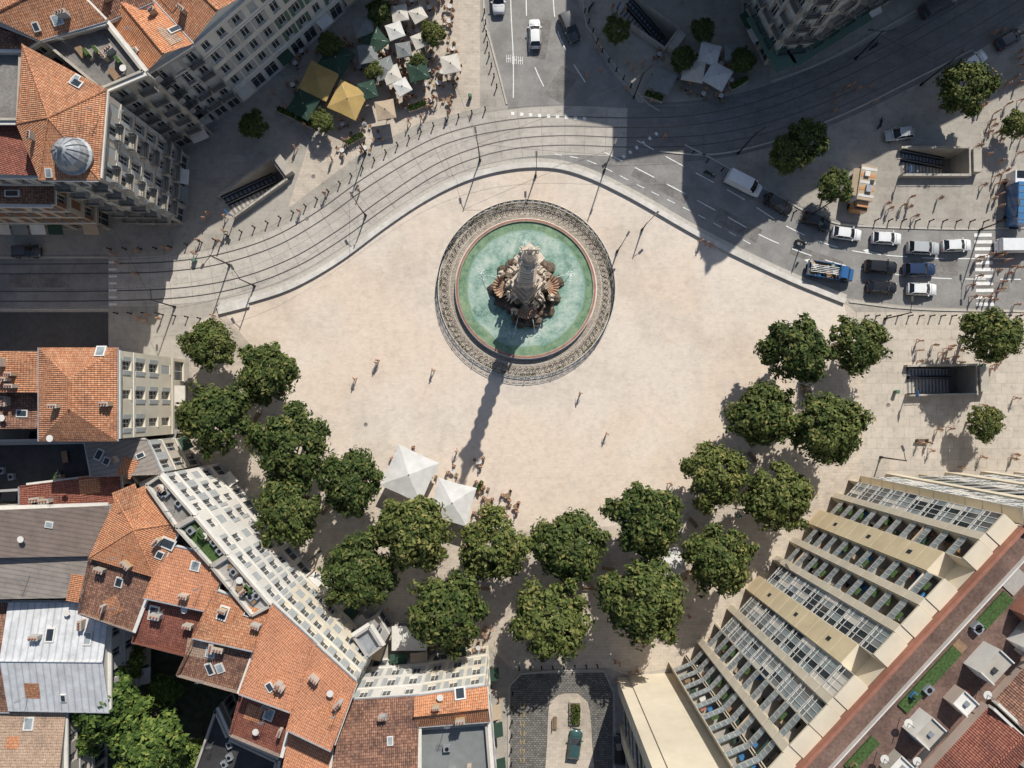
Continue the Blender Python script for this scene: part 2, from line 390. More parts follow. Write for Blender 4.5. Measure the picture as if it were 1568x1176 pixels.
for (x,y) in [(779,90),(788,92),(797,93)]:
    c=P(x,y); 
    for k in range(3): ribbon(mb,[c+Vector((-.3+.3*k,-.6)),c+Vector((-.3+.3*k,.6))],-.04,.04,.042,'road_paint')
    ribbon(mb,[c+Vector((-.3,.0)),c+Vector((.3,.0))],-.05,.05,.046,'road_paint')
for x,y in [(1240,400),(1330,385)]:
    c=P(x,y); ribbon(mb,[c,c+Vector((1.8,-.5))],-.07,.07,.042,'road_paint'); mb.face([(c.x,c.y+.35,.042),(c.x-.9,c.y+.2,.042),(c.x-.1,c.y-.35,.042)],'road_paint')
mb.obj('road_marking')
mb=MB()
for (x,y,l,w,a) in [(830,60,6,2,80),(860,130,5,3,60),(1010,285,9,1.2,-28),(1130,345,7,2.2,-28),(1250,395,8,1.6,-20),(1430,410,7,2.4,0),(1520,440,5,1.5,0),(60,430,9,2,0)]:
    mb.prism(rect(P(x,y),l,w,math.radians(a)),.009,.0125,'gravel_grey')
mb.obj('road_repair_patch')
sheet('south_street_cobbles',[P(x,y) for x,y in [(782,1050),(800,1032),(925,1030),(938,1060),(938,1400),(780,1400)]],.018,'dark_cobbles')
isl=pl([(842,1075),(855,1064),(885,1062),(900,1075),(906,1130),(905,1220),(840,1220),(838,1130)],1,True)
if not ccw(isl): isl=isl[::-1]
mb=MB(); mb.prism(isl,0,.13,'plaza_beige'); mb.obj('traffic_island')
mb=MB(); ribbon(mb,pl([(780,1400),(780,1050),(797,1032),(925,1028),(940,1060),(942,1400)],2),-.1,.1,0,'kerb_stone',.14); mb.obj('kerb')
mb=MB()
for k in range(7):
    c=P(800,1080+k*14)
    for q in((-.2,-.3),(.2,.3)): ribbon(mb,[c+Vector((q[0],-.35)),c+Vector((q[1],.35))],-.06,.06,.031,'canvas_yellow')
mb.obj('road_marking')
for x,y in [(470,335),(1240,600),(560,650),(720,180),(480,270),(1360,620)]:
    mb=MB(); mb.rings((0,0,0),[(.3,0),(.3,.012),(.26,.014)],'gravel_grey',20); mb.obj('manhole_cover',loc=(*P(x,y),.03))
# ---------------------------------------------------------------- metro entrances
def metro(c,L,W,ang):
    e=empty('metro_entrance',(c.x,c.y,0)); e.rotation_euler=(0,0,ang)
    w=MB(); t=.3; dpt=3.6
    for y in (-W/2-t/2,W/2+t/2): w.box((0,y,(1-dpt)/2),(L+2*t,t,1+dpt),'stone_wall')
    w.box((L/2+t/2,0,(1-dpt)/2),(t,W,1+dpt),'stone_wall')
    w.box((-L/2-t/2,0,-dpt/2-.06),(t,W,dpt-.02),'stone_wall')
    w.box((0,0,-dpt-.1),(L+2*t,W+2*t,.2),'gravel_grey')
    w.obj('parapet_walls',e)
    s=MB(); n=24
    for i in range(n):
        x=-L/2+(i+.5)*L*.85/n; z=-i*.145
        s.box((x,-W*.2,z-.15),(L*.85/n,W*.52,.3),'kerb_stone' if i%2 else 'gravel_grey')
    s.obj('steps',e)
    s=MB()
    for i in range(n):
        x=-L/2+(i+.5)*L*.85/n; z=-i*.145
        s.box((x,W*.30,z-.15),(L*.85/n,W*.24,.28),'zinc' if i%2 else 'steel_rail')
    for y in (W*.13,W*.46):
        s.rod((-L/2,y,.75),(L*.35,y,-2.7),.1,'black_metal',8)
        a=Vector((-L/2,y,.25)); b=Vector((L*.35,y,-3.1)); s.face([a+Vector((0,.06,-.4)),b+Vector((0,.06,-.4)),b+Vector((0,.06,.4)),a+Vector((0,.06,.4))],'grey_metal'); s.face([a+Vector((0,.06,.4)),b+Vector((0,.06,.4)),b+Vector((0,-.2,.4)),a+Vector((0,-.2,.4))],'grey_metal')
    s.obj('escalator',e)
    g=MB()
    for y in (-W/2-t/2,W/2+t/2):
        g.rod((-L/2,y,1.35),(L/2,y,1.35),.04,'grey_metal')
        for k in range(8): x=-L/2+k*L/7; g.rod((x,y,1.0),(x,y,1.35),.03,'grey_metal')
    g.rod((-L/2-.2,-W/2,0),(-L/2-.2,-W/2,3.2),.07,'black_metal'); g.box((-L/2-.2,-W/2,3.0),(.12,1.0,.7),'paint_blue')
    g.box((L/2+1.0,0,.7),(1.2,W*.9,1.4),'stone_wall'); 
    g.obj('handrails',e)
for m in METRO: metro(*m)
# ---------------------------------------------------------------- buildings
def facade(B,a,b,z0,z1,wall,shut=None,bay=2.6,floor=3.1,balc=False,shop=True,rs=None,ww=1.15):
    W,G,T,S=B['walls'],B['windows'],B['trim'],B['shutters']
    rs=rs or random
    L=(b-a).length; U=(b-a)/L; n=Vector((U.y,-U.x))
    def q(u,v,d=0): p=a+U*u+n*d; return (p.x,p.y,v)
    if L<1.9:
        W.face([q(0,z0),q(L,z0),q(L,z1),q(0,z1)],wall); return
    g=3.9 if shop else 3.2
    nf=max(1,round((z1-z0-g-.5)/floor)); fh=(z1-z0-g-.5)/nf
    nb=max(1,round(L/bay)); bw=L/nb; ang=math.atan2(U.y,U.x)
    W.face([q(0,z1-.5),q(L,z1-.5),q(L,z1),q(0,z1)],wall)
    for fl in range(nf+1):
        v0=z0 if fl==0 else z0+g+(fl-1)*fh; v1=z0+g if fl==0 else v0+fh
        for k in range(nb):
            u0=k*bw;u1=u0+bw;um=(u0+u1)/2
            if fl==0 and shop: w2=bw*.38; b0=v0+.15; b1=v1-.8; dp=.3
            else: w2=min(ww,bw*.5)/2; b0=v0+(.25 if balc else .65); b1=v1-.5; dp=.28
            if fl==nf and nf>3: b1=v1-.9
            x0,x1=um-w2,um+w2
            for r in ([q(u0,v0),q(x0,v0),q(x0,v1),q(u0,v1)],[q(x1,v0),q(u1,v0),q(u1,v1),q(x1,v1)],[q(x0,v0),q(x1,v0),q(x1,b0),q(x0,b0)],[q(x0,b1),q(x1,b1),q(x1,v1),q(x0,v1)],
                      [q(x0,b0),q(x0,b0,-dp),q(x0,b1,-dp),q(x0,b1)],[q(x1,b0,-dp),q(x1,b0),q(x1,b1),q(x1,b1,-dp)],[q(x0,b0),q(x1,b0),q(x1,b0,-dp),q(x0,b0,-dp)],[q(x0,b1,-dp),q(x1,b1,-dp),q(x1,b1),q(x0,b1)]):
                W.face(r,wall)
            G.face([q(x0,b0,-dp),q(x1,b0,-dp),q(x1,b1,-dp),q(x0,b1,-dp)],'window_glass')
            fw=.08
            for (c0,c1,d0,d1) in ((x0,x0+fw,b0,b1),(x1-fw,x1,b0,b1),(um-fw/2,um+fw/2,b0,b1),(x0,x1,b0,b0+fw),(x0,x1,b1-fw,b1),(x0,x1,(b0+b1*2)/3-.03,(b0+b1*2)/3+.03)):
                G.face([q(c0,d0,-dp+.04),q(c1,d0,-dp+.04),q(c1,d1,-dp+.04),q(c0,d1,-dp+.04)],'window_frame')
            def bx(u,v,d,su,sd,sv,mat,M=T):
                p=q(u,v,d); M.box(p,(su,sd,sv),mat,ang)
            if fl>0:
                bx(um,b0-.05,.05,2*w2+.2,.12,.08,wall)
                if shut:
                    r=rs.random(); sw=w2*.95
                    if r<.18: bx(um,(b0+b1)/2,-.05,2*w2-.04,.05,b1-b0-.04,shut,S)
                    elif r<.85:
                        bx(x0-sw/2-.02,(b0+b1)/2,.05,sw,.06,b1-b0,shut,S); bx(x1+sw/2+.02,(b0+b1)/2,.05,sw,.06,b1-b0,shut,S)
                if balc and (balc=='all' or fl in (1,2) or k%2==0):
                    bx(um,b0-.17,.42,2*w2+.9,.8,.12,'stone_wall')
                    hw=w2+.42
                    for z in (.95,.5): bx(um,b0+z-.1,.78,2*hw,.04,.05,'black_metal')
                    for sx in (-hw,hw): bx(um+sx,b0+.38,.42,.04,.75,.9,'grey_metal')
                    for j in range(7): bx(um-hw+(j+.5)*2*hw/7,b0+.35,.78,.03,.03,.9,'black_metal')
            elif shop and rs.random()<.5:
                aw=rs.choice(['canvas_cream','canvas_green','canvas_white','canvas_grey','canvas_tan'])
                p=[q(x0-.1,v1-.7,.04),q(x1+.1,v1-.7,.04),q(x1+.1,v1-1.2,1.3),q(x0-.1,v1-1.2,1.3)]; S.face(p,aw); S.face([p[3],p[2],(p[2][0],p[2][1],p[2][2]-.25),(p[3][0],p[3][1],p[3][2]-.25)],aw)
        if fl in (1,nf): 
            p=q(L/2,v0-.08,.045); T.box(p,(L-.02,.09,.14),'trim_white',ang)
    p=q(L/2,z1-.17,.22); T.box(p,(L-.02,.44,.26),'trim_white',ang)
def chimney(M,c,z,rot,s=1):
    s*=.8
    M.box((c.x,c.y,z),(1.4*s,.6*s,1.9),random.choice(['ochre_wall','stone_wall','pink_wall','grey_wall']),rot); M.box((c.x,c.y,z+1.0),(1.5*s,.72*s,.1),'stone_wall',rot)
    for k in (-.42,0,.42):
        M.rings((c.x+math.cos(rot)*k*s,c.y+math.sin(rot)*k*s,z+1.05),[(.1,0),(.085,.3),(.11,.32)],'brick_red',8)
def ventbox(M,c,z,rot):
    M.box((c.x,c.y,z+.3),(.9,.7,.6),'zinc',rot); M.rings((c.x,c.y,z+.6),[(.25,0),(.25,.05)],'black_metal',12)
def house(name,px,h,roof='gable',rmat='tile_orange',wall='white_wall',shut='shutter_grey',rise=1.8,k=0,ch=2,sky=2,balc=False,bay=2.6,floor=3.1,ground=False,force=None,shop=True,pmat='stone_wall'):
    pts=[P(x,y,0 if ground else h) for x,y in px]
    if not ccw(pts):
        pts=[pts[1],pts[0]]+pts[2:][::-1]
    e=empty(name); B={n:MB() for n in ('walls','windows','trim','shutters','roof','rooftop')}
    n=len(pts); rs=random.Random(int(px[0][0]*7+px[0][1]*13))
    for i in range(n):
        a,b=pts[i],pts[(i+1)%n]; L=(b-a).length
        if L<.05: continue
        U=(b-a)/L; nn=Vector((U.y,-U.x)); vis=nn.dot(-((a+b)/2))>2
        if (force is None and vis) or (force is not None and i in force):
            facade(B,a,b,0,h,wall,shut,bay,floor,balc,shop,rs)
        else: B['walls'].face([(*a,0),(*b,0),(*b,h),(*a,h)],wall)
    c=sum(pts,Vector((0,0)))/n
    ex=[p+(p-c).normalized()*.4 for p in pts]
    Rf=B['roof']; zr=h+.03; faces=[]
    def R(*f): Rf.face(f,rmat,'slope'); faces.append(f)
    if roof in('gable','hip') and n==4:
        p=[Vector((*q,zr)) for q in ex]; m1=(p[1]+p[2])/2; m2=(p[3]+p[0])/2
        m1.z+=rise; m2.z+=rise
        if roof=='hip':
            Lm=(m2-m1).length; wd=(p[2]-p[1]).length/2; t=min(.45,wd*.8/max(Lm,.1)); m1,m2=m1.lerp(m2,t),m2.lerp(m1,t)
        R(p[0],p[1],m1,m2); R(p[2],p[3],m2,m1)
        if roof=='hip': R(p[1],p[2],m1); R(p[3],p[0],m2)
        else:
            for a,b,mm in ((pts[1],pts[2],m1),(pts[3],pts[0],m2)):
                B['walls'].face([(*a,h),(*b,h),(*(a+b)/2,h+rise-.06)],wall)
        Rf.rod(m1+Vector((0,0,.04)),m2+Vector((0,0,.04)),.14,rmat,6)
        for a,b in ((p[0],p[1]),(p[2],p[3])): B['trim'].rod(a,b,.09,'zinc',6)
        B['trim'].face([(*q,zr-.04) for q in ex],'trim_white')
    elif roof=='shed':
        p=[Vector((*q,zr)) for q in ex]
        back=[2,3] if n==4 else [i for i in range(n) if i>=n//2]
        for i in back: p[i].z+=rise
        for i in range(1,n-1): R(p[0],p[i],p[i+1])
        for i in range(n):
            a,b=pts[i],pts[(i+1)%n]; B['walls'].face([(*a,h),(*b,h),(*b,p[(i+1)%n].z-.05),(*a,p[i].z-.05)],wall)
            B['roof'].rod(p[i],p[(i+1)%n],.1,rmat if i%2 else 'zinc',5)
    elif roof=='hipn':
        ap=Vector((*c,zr+rise)); 
        for i in range(n): R(Vector((*ex[i],zr)),Vector((*ex[(i+1)%n],zr)),ap); Rf.rod(Vector((*ex[i],zr)),ap,.11,rmat,5)
    else:
        zf=h-.5; Rf.face([(*q,zf) for q in pts],rmat)
        for i in range(n):
            a,b=pts[i],pts[(i+1)%n]; L=(b-a).length
            if L<.3: continue
            U=(b-a)/L; nn=Vector((U.y,-U.x)); mid=(a+b)/2-nn*.15
            B['trim'].box((mid.x,mid.y,h-.2),(L-.31,.3,.8),wall,math.atan2(U.y,U.x),top=pmat)
        faces=[tuple(Vector((*q,zf)) for q in pts)]
    def onroof():
        f=rs.choice(faces); a,b_,c_=f[0],f[1],f[2]
        r1,r2=rs.uniform(.15,.8),rs.uniform(.15,.75)
        if len(f)>3: q=a.lerp(b_,r1).lerp(f[3].lerp(f[2],r1),r2)
        else:
            q=a.lerp(b_,r1).lerp(c_,r2*.5)
        nn=(b_-a).cross(c_-a).normalized(); return q,nn,f
    rot=math.atan2((pts[1]-pts[0]).y,(pts[1]-pts[0]).x); K=B['rooftop']
    for i in range(max(0,ch-(1 if ch>2 else 0))):
        q,nn,f=onroof(); chimney(K,Vector((q.x,q.y)),q.z,rot+(math.pi/2 if rs.random()<.5 else 0),rs.uniform(.7,1.15))
    for i in range(sky):
        q,nn,f=onroof()
        if nn.z<0: nn=-nn
        hz=(f[1]-f[0]).normalized(); sv=nn.cross(hz)
        if roof=='flat':
            r=rs.random()
            if r<.5: ventbox(K,Vector((q.x,q.y)),q.z,rot)
            elif r<.75: K.box((q.x,q.y,q.z+.4),(1.6,.8,.05),'wood',rot); K.box((q.x,q.y,q.z+.2),(1.2,.5,.4),'black_metal',rot)
            else:
                K.box((q.x,q.y,q.z+.25),(1.5,.5,.5),'stone_wall',rot); K.box((q.x,q.y,q.z+.75),(1.4,.45,.6),'roof_grass',rot,.7)
            continue
        w,l=rs.uniform(.35,.7),rs.uniform(.45,.95)
        cs=[q+hz*sx*w+sv*sy*l for sx,sy in((-1,-1),(1,-1),(1,1),(-1,1))]
        K.face([p+nn*.16 for p in cs],'window_frame')
        cs2=[q+hz*sx*w*.72+sv*sy*l*.78 for sx,sy in((-1,-1),(1,-1),(1,1),(-1,1))]
        K.face([p+nn*.18 for p in cs2],rs.choice(['balcony_glass','window_glass']))
        for j in range(4): K.face([cs[j],cs[(j+1)%4],cs[(j+1)%4]+nn*.16,cs[j]+nn*.16],'window_frame')
    if roof!='flat' and rs.random()<.6:
        q,nn,f=onroof(); nn=nn if nn.z>0 else -nn; hz=(f[1]-f[0]).normalized(); sv=nn.cross(hz); w,l=rs.uniform(.8,1.8),rs.uniform(.6,1.4)
        K.face([q+hz*sx*w+sv*sy*l+nn*.03 for sx,sy in((-1,-1),(1,-1),(1,1),(-1,1))],rs.choice(['tile_pale','tile_orange','tile_bright']),'slope')
    if rs.random()<.7:
        q,nn,f=onroof(); K.rod(q,q+Vector((0,0,2.6)),.03,'grey_metal',5)
        for j in range(5): K.rod(q+Vector((-.4,0,1.8+j*.15)),q+Vector((.4,0,1.8+j*.15)),.015,'grey_metal',4)
    if rs.random()<.4:
        q,nn,f=onroof(); K.rings((q.x,q.y,q.z+.6),[(.05,0),(.4,.12),(.42,.16)],'trim_white',14); K.rod(q,q+Vector((0,0,.65)),.04,'grey_metal',5)
    for kx,m in B.items():
        if m.f: m.obj({'rooftop':'chimneys_and_skylights'}.get(kx,kx),e)
    return e,pts
# --- north-west block
house('corner_apartment_building',[(150,272),(160,140),(36,72),(30,190),(62,271)],22,'hipn','tile_orange','stone_wall','shutter_grey',1.6,ch=3,sky=3,balc=True)
house('apartment_building',[(222,110),(162,34),(60,60),(155,138)],20,'flat','gravel_grey','stone_wall','shutter_grey',ch=2,sky=5,balc='all')
house('apartment_building',[(292,66),(232,2),(165,34),(222,110)],17.6,'gable','tile_bright','grey_wall','shutter_grey',1.4,balc=True)
house('apartment_building',[(387,-16),(318,-75),(232,2),(292,66)],17.4,'gable','tile_orange','white_wall','shutter_grey',1.6)
house('apartment_building',[(480,-100),(400,-180),(318,-75),(387,-16)],17.4,'gable','tile_brown','white_wall','shutter_green',1.6)
house('apartment_building',[(590,-190),(500,-280),(400,-180),(480,-100)],17,'gable','tile_orange','cream_wall','shutter_green',1.6)
house('tiled_town_house',[(62,58),(160,32),(60,-70),(-60,10)],21,'gable','tile_orange','pink_wall',None,1.6,ch=3)
house('tiled_town_house',[(160,32),(232,2),(140,-100),(60,-70)],18.5,'gable','tile_brown','cream_wall',None,1.6,ch=3)
house('tiled_town_house',[(34,74),(58,58),(-60,10),(-190,0),(-190,70)],20,'hipn','tile_brown','cream_wall',None,1.4,ch=2)
house('flat_roofed_house',[(30,185),(34,78),(-190,75),(-190,185)],19.5,'flat','gravel_grey','grey_wall',None,ch=3,sky=5)
house('tiled_town_house',[(62,268),(30,192),(-190,192),(-190,268)],18,'gable','tile_red','stone_wall','shutter_grey',1.4,ch=3)
house('tiled_town_house',[(170,352),(170,300),(-250,300),(-250,352)],13.5,'gable','tile_brown','stone_wall','shutter_brown',1.2,ch=3,ground=True)
tb=MB()
c=P(118,242,22)
tb.rings((c.x,c.y,21.6),[(2.1,0),(2.1,.9),(2.25,1.0),(2.25,1.15),(1.95,1.3),(1.9,1.8),(1.65,2.5),(1.2,3.0),(.6,3.4),(.3,3.5),(.25,4.1),(.08,4.4)],'zinc',24)
for k in range(12):
    a=k*math.pi/6; pr=[(1.95,1.3),(1.92,1.8),(1.68,2.52),(1.23,3.03),(.62,3.42)]
    for (r0,z0),(r1,z1) in zip(pr,pr[1:]): tb.rod((c.x+r0*math.cos(a),c.y+r0*math.sin(a),21.6+z0),(c.x+r1*math.cos(a),c.y+r1*math.sin(a),21.6+z1),.06,'grey_metal',5)
to=tb.obj('turret_dome'); to.parent=bpy.data.objects['corner_apartment_building']
# --- west
house('cream_apartment_building',[(178,536),(178,672),(62,672),(62,536)],18,'hip','tile_orange','cream_wall','shutter_grey',1.8,ch=3,sky=1,bay=3.2)
house('tiled_town_house',[(62,540),(60,600),(-150,600),(-150,540)],17.5,'gable','tile_orange','pink_wall',None,1.2,ch=5)
house('tiled_town_house',[(60,600),(58,655),(-150,655),(-150,600)],15.5,'gable','tile_brown','pink_wall',None,1.2,ch=4,sky=3)
house('glass_roofed_annex',[(222,676),(245,724),(150,726),(140,676)],12,'shed','metal_greybrown','stone_wall','shutter_grey',1.0,ch=1,sky=3)
house('courtyard_shed',[(140,676),(150,745),(-120,760),(-120,680)],9,'flat','membrane_dark','grey_wall',None,ch=4,sky=7,pmat='grey_wall')
house('courtyard_shed',[(180,728),(185,770),(40,785),(40,745)],11,'shed','tile_red','grey_wall',None,.8,ch=2,sky=0)
house('metal_roofed_workshop',[(165,775),(150,850),(-150,850),(-150,785)],13,'gable','metal_brown','stone_wall',None,1.2,ch=2,sky=1)
house('metal_roofed_workshop',[(148,852),(135,914),(-150,914),(-150,852)],12.4,'gable','metal_greybrown','stone_wall',None,.8,ch=3,sky=1)
house('white_metal_roofed_house',[(16,925),(165,925),(165,1088),(16,1085)],11,'gable','metal_white','white_wall',None,1.6,ch=2,sky=3)
house('tiled_town_house',[(-120,925),(14,925),(14,1088),(-120,1085)],10.5,'gable','tile_brown','stone_wall',None,1.2,ch=2)
house('tiled_town_house',[(-100,1092),(98,1092),(98,1280),(-100,1280)],10,'gable','tile_pale','stone_wall',None,1.6,ch=2,sky=1)
# --- crescent
hh=17.5
house('crescent_apartment_building',[(245,727),(300,790),(268,808),(222,742)],hh,'flat','gravel_grey','white_wall','shutter_grey',ch=1,sky=4)
house('crescent_apartment_building',[(300,790),(350,850),(322,868),(268,808)],hh,'flat','roof_grass','white_wall','shutter_grey',ch=0,sky=6)
house('crescent_apartment_building',[(350,850),(418,928),(385,945),(322,868)],hh,'flat','balcony_floor','white_wall','shutter_grey',ch=1,sky=8)
house('crescent_apartment_building',[(418,928),(480,987),(446,1082),(374,1056)],hh,'shed','tile_salmon','cream_wall','shutter_grey',.8,ch=2,sky=1)
house('crescent_apartment_building',[(480,987),(542,1046),(508,1140),(446,1110)],hh,'shed','tile_salmon','cream_wall','shutter_grey',.9,ch=3,sky=0)
house('tiled_town_house',[(222,748),(276,800),(236,880),(140,852),(180,766)],16.8,'hipn','tile_bright','pink_wall',None,.9,ch=2,sky=2)
house('tiled_town_house',[(234,884),(140,856),(120,940),(202,968)],16,'shed','tile_brown','pink_wall',None,-.6,ch=2,sky=1)
house('tiled_town_house',[(258,838),(342,856),(322,932),(228,912)],16.6,'shed','tile_salmon','pink_wall',None,.6,ch=1,sky=1)
house('tiled_town_house',[(226,916),(322,936),(292,1008),(202,985)],15.8,'shed','tile_red','brick_red',None,-.7,ch=2,sky=1)
house('tiled_town_house',[(332,908),(412,934),(388,990),(304,972)],16.9,'shed','tile_orange','pink_wall',None,.9,ch=2,sky=2)
house('tiled_town_house',[(303,975),(387,993),(362,1062),(270,1036)],16.9,'shed','tile_brown','pink_wall',None,-.9,ch=3,sky=3)
house('tiled_town_house',[(372,1062),(446,1090),(428,1160),(352,1128)],15.6,'shed','tile_red','pink_wall',None,-.8,ch=2,sky=1)
house('tiled_town_house',[(446,1114),(506,1144),(490,1290),(420,1280)],15.6,'gable','tile_salmon','pink_wall',None,.9,ch=4,sky=2)
house('dark_glass_conservatory',[(330,1085),(350,1130),(425,1165),(400,1260),(290,1200)],6,'flat','membrane_dark','grey_wall',None,ch=0,sky=3)
house('low_side_house',[(270,690),(300,716),(262,732),(236,700)],9,'flat','gravel_grey','grey_wall','shutter_grey',ch=0,sky=2,ground=True,balc='all')
# --- south
house('apartment_building',[(532,1076),(640,1068),(640,1260),(500,1260)],15.2,'gable','tile_brown','white_wall','shutter_grey',2.0,ch=4,sky=1)
house('apartment_building',[(640,1067),(742,1052),(746,1104),(640,1112)],15.2,'gable','tile_bright','cream_wall','shutter_grey',1.2,ch=2,sky=1)
house('flat_roofed_house',[(640,1114),(746,1106),(758,1260),(640,1260)],14.4,'flat','canvas_grey','grey_wall',None,ch=3,sky=3)
house('flat_roofed_kiosk',[(566,958),(586,990),(562,1008),(540,975)],9,'flat','zinc','grey_wall',None,ch=0,sky=0,pmat='grey_wall')
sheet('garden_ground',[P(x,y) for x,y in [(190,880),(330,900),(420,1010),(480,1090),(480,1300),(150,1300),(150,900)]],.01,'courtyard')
# --- north-east
house('domed_corner_building',[(1135,30),(1170,100),(1215,96),(1310,32),(1440,-35),(1568,-98),(1760,-190),(1700,-330),(1300,-260),(1140,-130)],24,'flat','zinc','stone_wall','shutter_grey',ch=4,sky=4,ground=True,balc=True)
c=P(1200,52); db=MB()
db.rings((c.x,c.y,23.8),[(3.4,0),(3.4,2.2),(3.7,2.3),(3.7,2.6),(3.2,2.8),(3.0,4.2),(2.4,5.6),(1.4,6.8),(.6,7.3),(.5,8.4),(.08,9.3)],'shutter_green',24)
db.obj('dome').parent=bpy.data.objects['domed_corner_building']
house('boulevard_apartment_building',[(955,-88),(1045,-70),(1045,-330),(960,-330)],24,'flat','zinc','stone_wall','shutter_grey',ch=3,sky=3,ground=True,balc=True)
house('boulevard_apartment_building',[(1046,-70),(1150,-88),(1150,-330),(1046,-330)],28.5,'flat','zinc','stone_wall','shutter_grey',ch=3,sky=3,ground=True,balc=True)
house('boulevard_apartment_building',[(600,-110),(720,-140),(720,-330),(560,-330)],17,'flat','zinc','cream_wall','shutter_grey',ch=4,sky=3,ground=True)
mb=MB(); mb.prism(rect(P(1165,85),9,3.2,math.radians(-62)),4.2,4.5,'shutter_green'); mb.prism(rect(P(1250,78),13,2.6,math.radians(32)),4.2,4.5,'shutter_green'); o=mb.obj('entrance_canopy'); o.parent=bpy.data.objects['domed_corner_building']
# --- terraced residential building (south-east)
e=empty('terraced_apartment_building'); HT=33.0
gp=[P(x,y) for x,y in [(962,1034),(1030,1030),(1060,1016),(1312,746),(1580,736),(1900,730),(1900,1300),(1300,1500),(985,1500)]]
W=MB(); n=len(gp)
if not ccw(gp): gp=gp[::-1]
for i in range(n):
    a,b=gp[i],gp[(i+1)%n]
    W.face([(*a,0),(*b,0),(*b,HT),(*a,HT)],'terrace_cream')
W.face([(*p,HT) for p in gp],'gravel_brown'); W.obj('walls',e)
Gm=MB(); Tm=MB(); Cm=MB()
def bays(a,b,mods,outward):
    L=(b-a).length; U=(b-a)/L; n_=outward; ang=math.atan2(U.y,U.x); tot=sum(m[1] for m in mods); u=0
    def bx(M,u_,d,z,su,sd,sz,mat,top=None):
        p=a+U*u_+n_*d; M.box((p.x,p.y,z),(su,sd,sz),mat,ang,top=top)
    for typ,w,top in mods:
        w=w*L/tot; um=u+w/2; nf=int(round(top/3.0))
        if typ=='wall':
            bx(Cm,um,.9,top/2,w-.02,1.8,top,'terrace_yellow' if w>2.4 else 'terrace_cream',top='terrace_cream')
            for f in range(1,nf): bx(Cm,um,1.805,f*3.0,w-.04,.03,.04,'terrace_cream')
            if w>2.4:
                for f in range(2,nf,3): bx(Gm,um,1.81,f*3+1.2,.5,.05,.8,'window_glass')
        else:
            for f in range(1,nf+1):
                z=f*3.0
                for (q0,q1) in ((.08,.48),(.52,.92)):
                    bx(Gm,u+w*(q0+q1)/2,.03,z-1.5,w*(q1-q0),.06,2.3,'window_glass')
                    for uu in (q0,(q0+q1)/2,q1): bx(Gm,u+w*uu,.07,z-1.5,.08,.06,2.3,'window_frame')
                if f<nf:
                    bx(Tm,um,.8,z,w-.02,1.6,.2,'balcony_floor',top='balcony_floor')
                    if typ=='balc':
                        bx(Gm,um,1.57,z+.55,w-.1,.05,.85,'balcony_glass'); bx(Tm,um,1.57,z+1.02,w-.06,.08,.06,'grey_metal')
                        for k in range(5): bx(Tm,u+.1+k*(w-.2)/4,1.57,z+.55,.06,.09,.9,'trim_white')
                        for q in range(2):
                            if random.random()<.6: bx(Tm,u+random.uniform(.4,w-.4),random.uniform(.4,1.2),z+.4,random.uniform(.3,.9),.45,.6,random.choice(['wood','canvas_white','canvas_green','brick_red','canvas_tan','canvas_blue','black_metal']))
                        if random.random()<.4: bx(Tm,um+random.uniform(-.5,.5),1.35,z+1.1,.9,.3,.35,'roof_grass')
                        if random.random()<.15: bx(Tm,um,1.1,z+2.6,w-.3,1.1,.06,random.choice(['canvas_cream','canvas_tan','canvas_green']))
                    else:
                        for k in range(4):
                            bx(Gm,u+(k+.5)*w/4,1.55,z+1.5,w/4-.1,.05,2.5,random.choice(['balcony_glass','balcony_glass','window_glass','window_glass','canvas_grey','canvas_cream']))
                        for k in range(5): bx(Tm,u+.05+k*(w-.1)/4,1.57,z+1.5,.07,.1,2.8,'window_frame')
                        for zz in (.15,1.0,2.85): bx(Tm,um,1.57,z+zz,w-.02,.1,.07,'window_frame')
            for s in (.06,w-.06): bx(Cm,u+s,.8,top/2,.1,1.6,top,'terrace_cream')
            bx(Tm,um,.8,nf*3.0,w-.14,1.9,.22,'terrace_cream')
        u+=w
A1,A2=P(1060,1016),P(1312,746); U=(A2-A1).normalized(); out=Vector((-U.y,U.x))
if out.dot(-(A1+A2)/2)<0: out=-out
bays(A1,A2,[('balc',2.8,33),('wall',.9,33),('balc',2.9,33),('glass',2.8,33),('wall',.9,33),('glass',3.2,33),('wall',2.7,30),('glass',3.2,33),('wall',.9,33),('balc',2.8,33),('wall',.9,33),('balc',2.9,33),('wall',2.7,30),('balc',2.6,33),('wall',.9,33),('glass',2.8,33)],out)
B1,B2=P(1318,745),P(1900,731); Ub=(B2-B1).normalized(); ob=Vector((-Ub.y,Ub.x))
if ob.y<0: ob=-ob
bays(B1,B2,[('glass',3,33),('wall',1,33),('balc',3,33),('glass',3,33),('wall',1.2,33)]*4,ob)
C1,C2=P(1030,1029),P(1058,1017); Uc=(C2-C1).normalized(); oc=Vector((-Uc.y,Uc.x)); oc=oc if oc.y>0 else -oc
bays(C1,C2,[('balc',2.6,33)],oc)
D1,D2=P(964,1036),P(987,1480); Ud=(D2-D1).normalized(); od=Vector((-Ud.y,Ud.x)); od=od if od.x<0 else -od
bays(D1,D2,[('wall',1.4,33),('balc',3,33)]*6,od)
Gm.obj('windows_and_glazing',e);Tm.obj('balconies',e);Cm.obj('piers',e)
K=MB()
def edge(a,b,off,z,w,h_,mat):
    d=(b-a).normalized(); nn=Vector((-d.y,d.x)); nn=nn if nn.dot(-(a+b)/2)<0 else -nn
    m=(a+b)/2+nn*off; K.box((m.x,m.y,z+h_/2),((b-a).length-.1,w,h_),mat,math.atan2(d.y,d.x))
edge(A1,A2,.25,HT,.35,.9,'brick_red'); edge(A1,A2,2.6,HT,.12,.5,'trim_white')
edge(B1,B2,.25,HT,.35,.9,'brick_red')
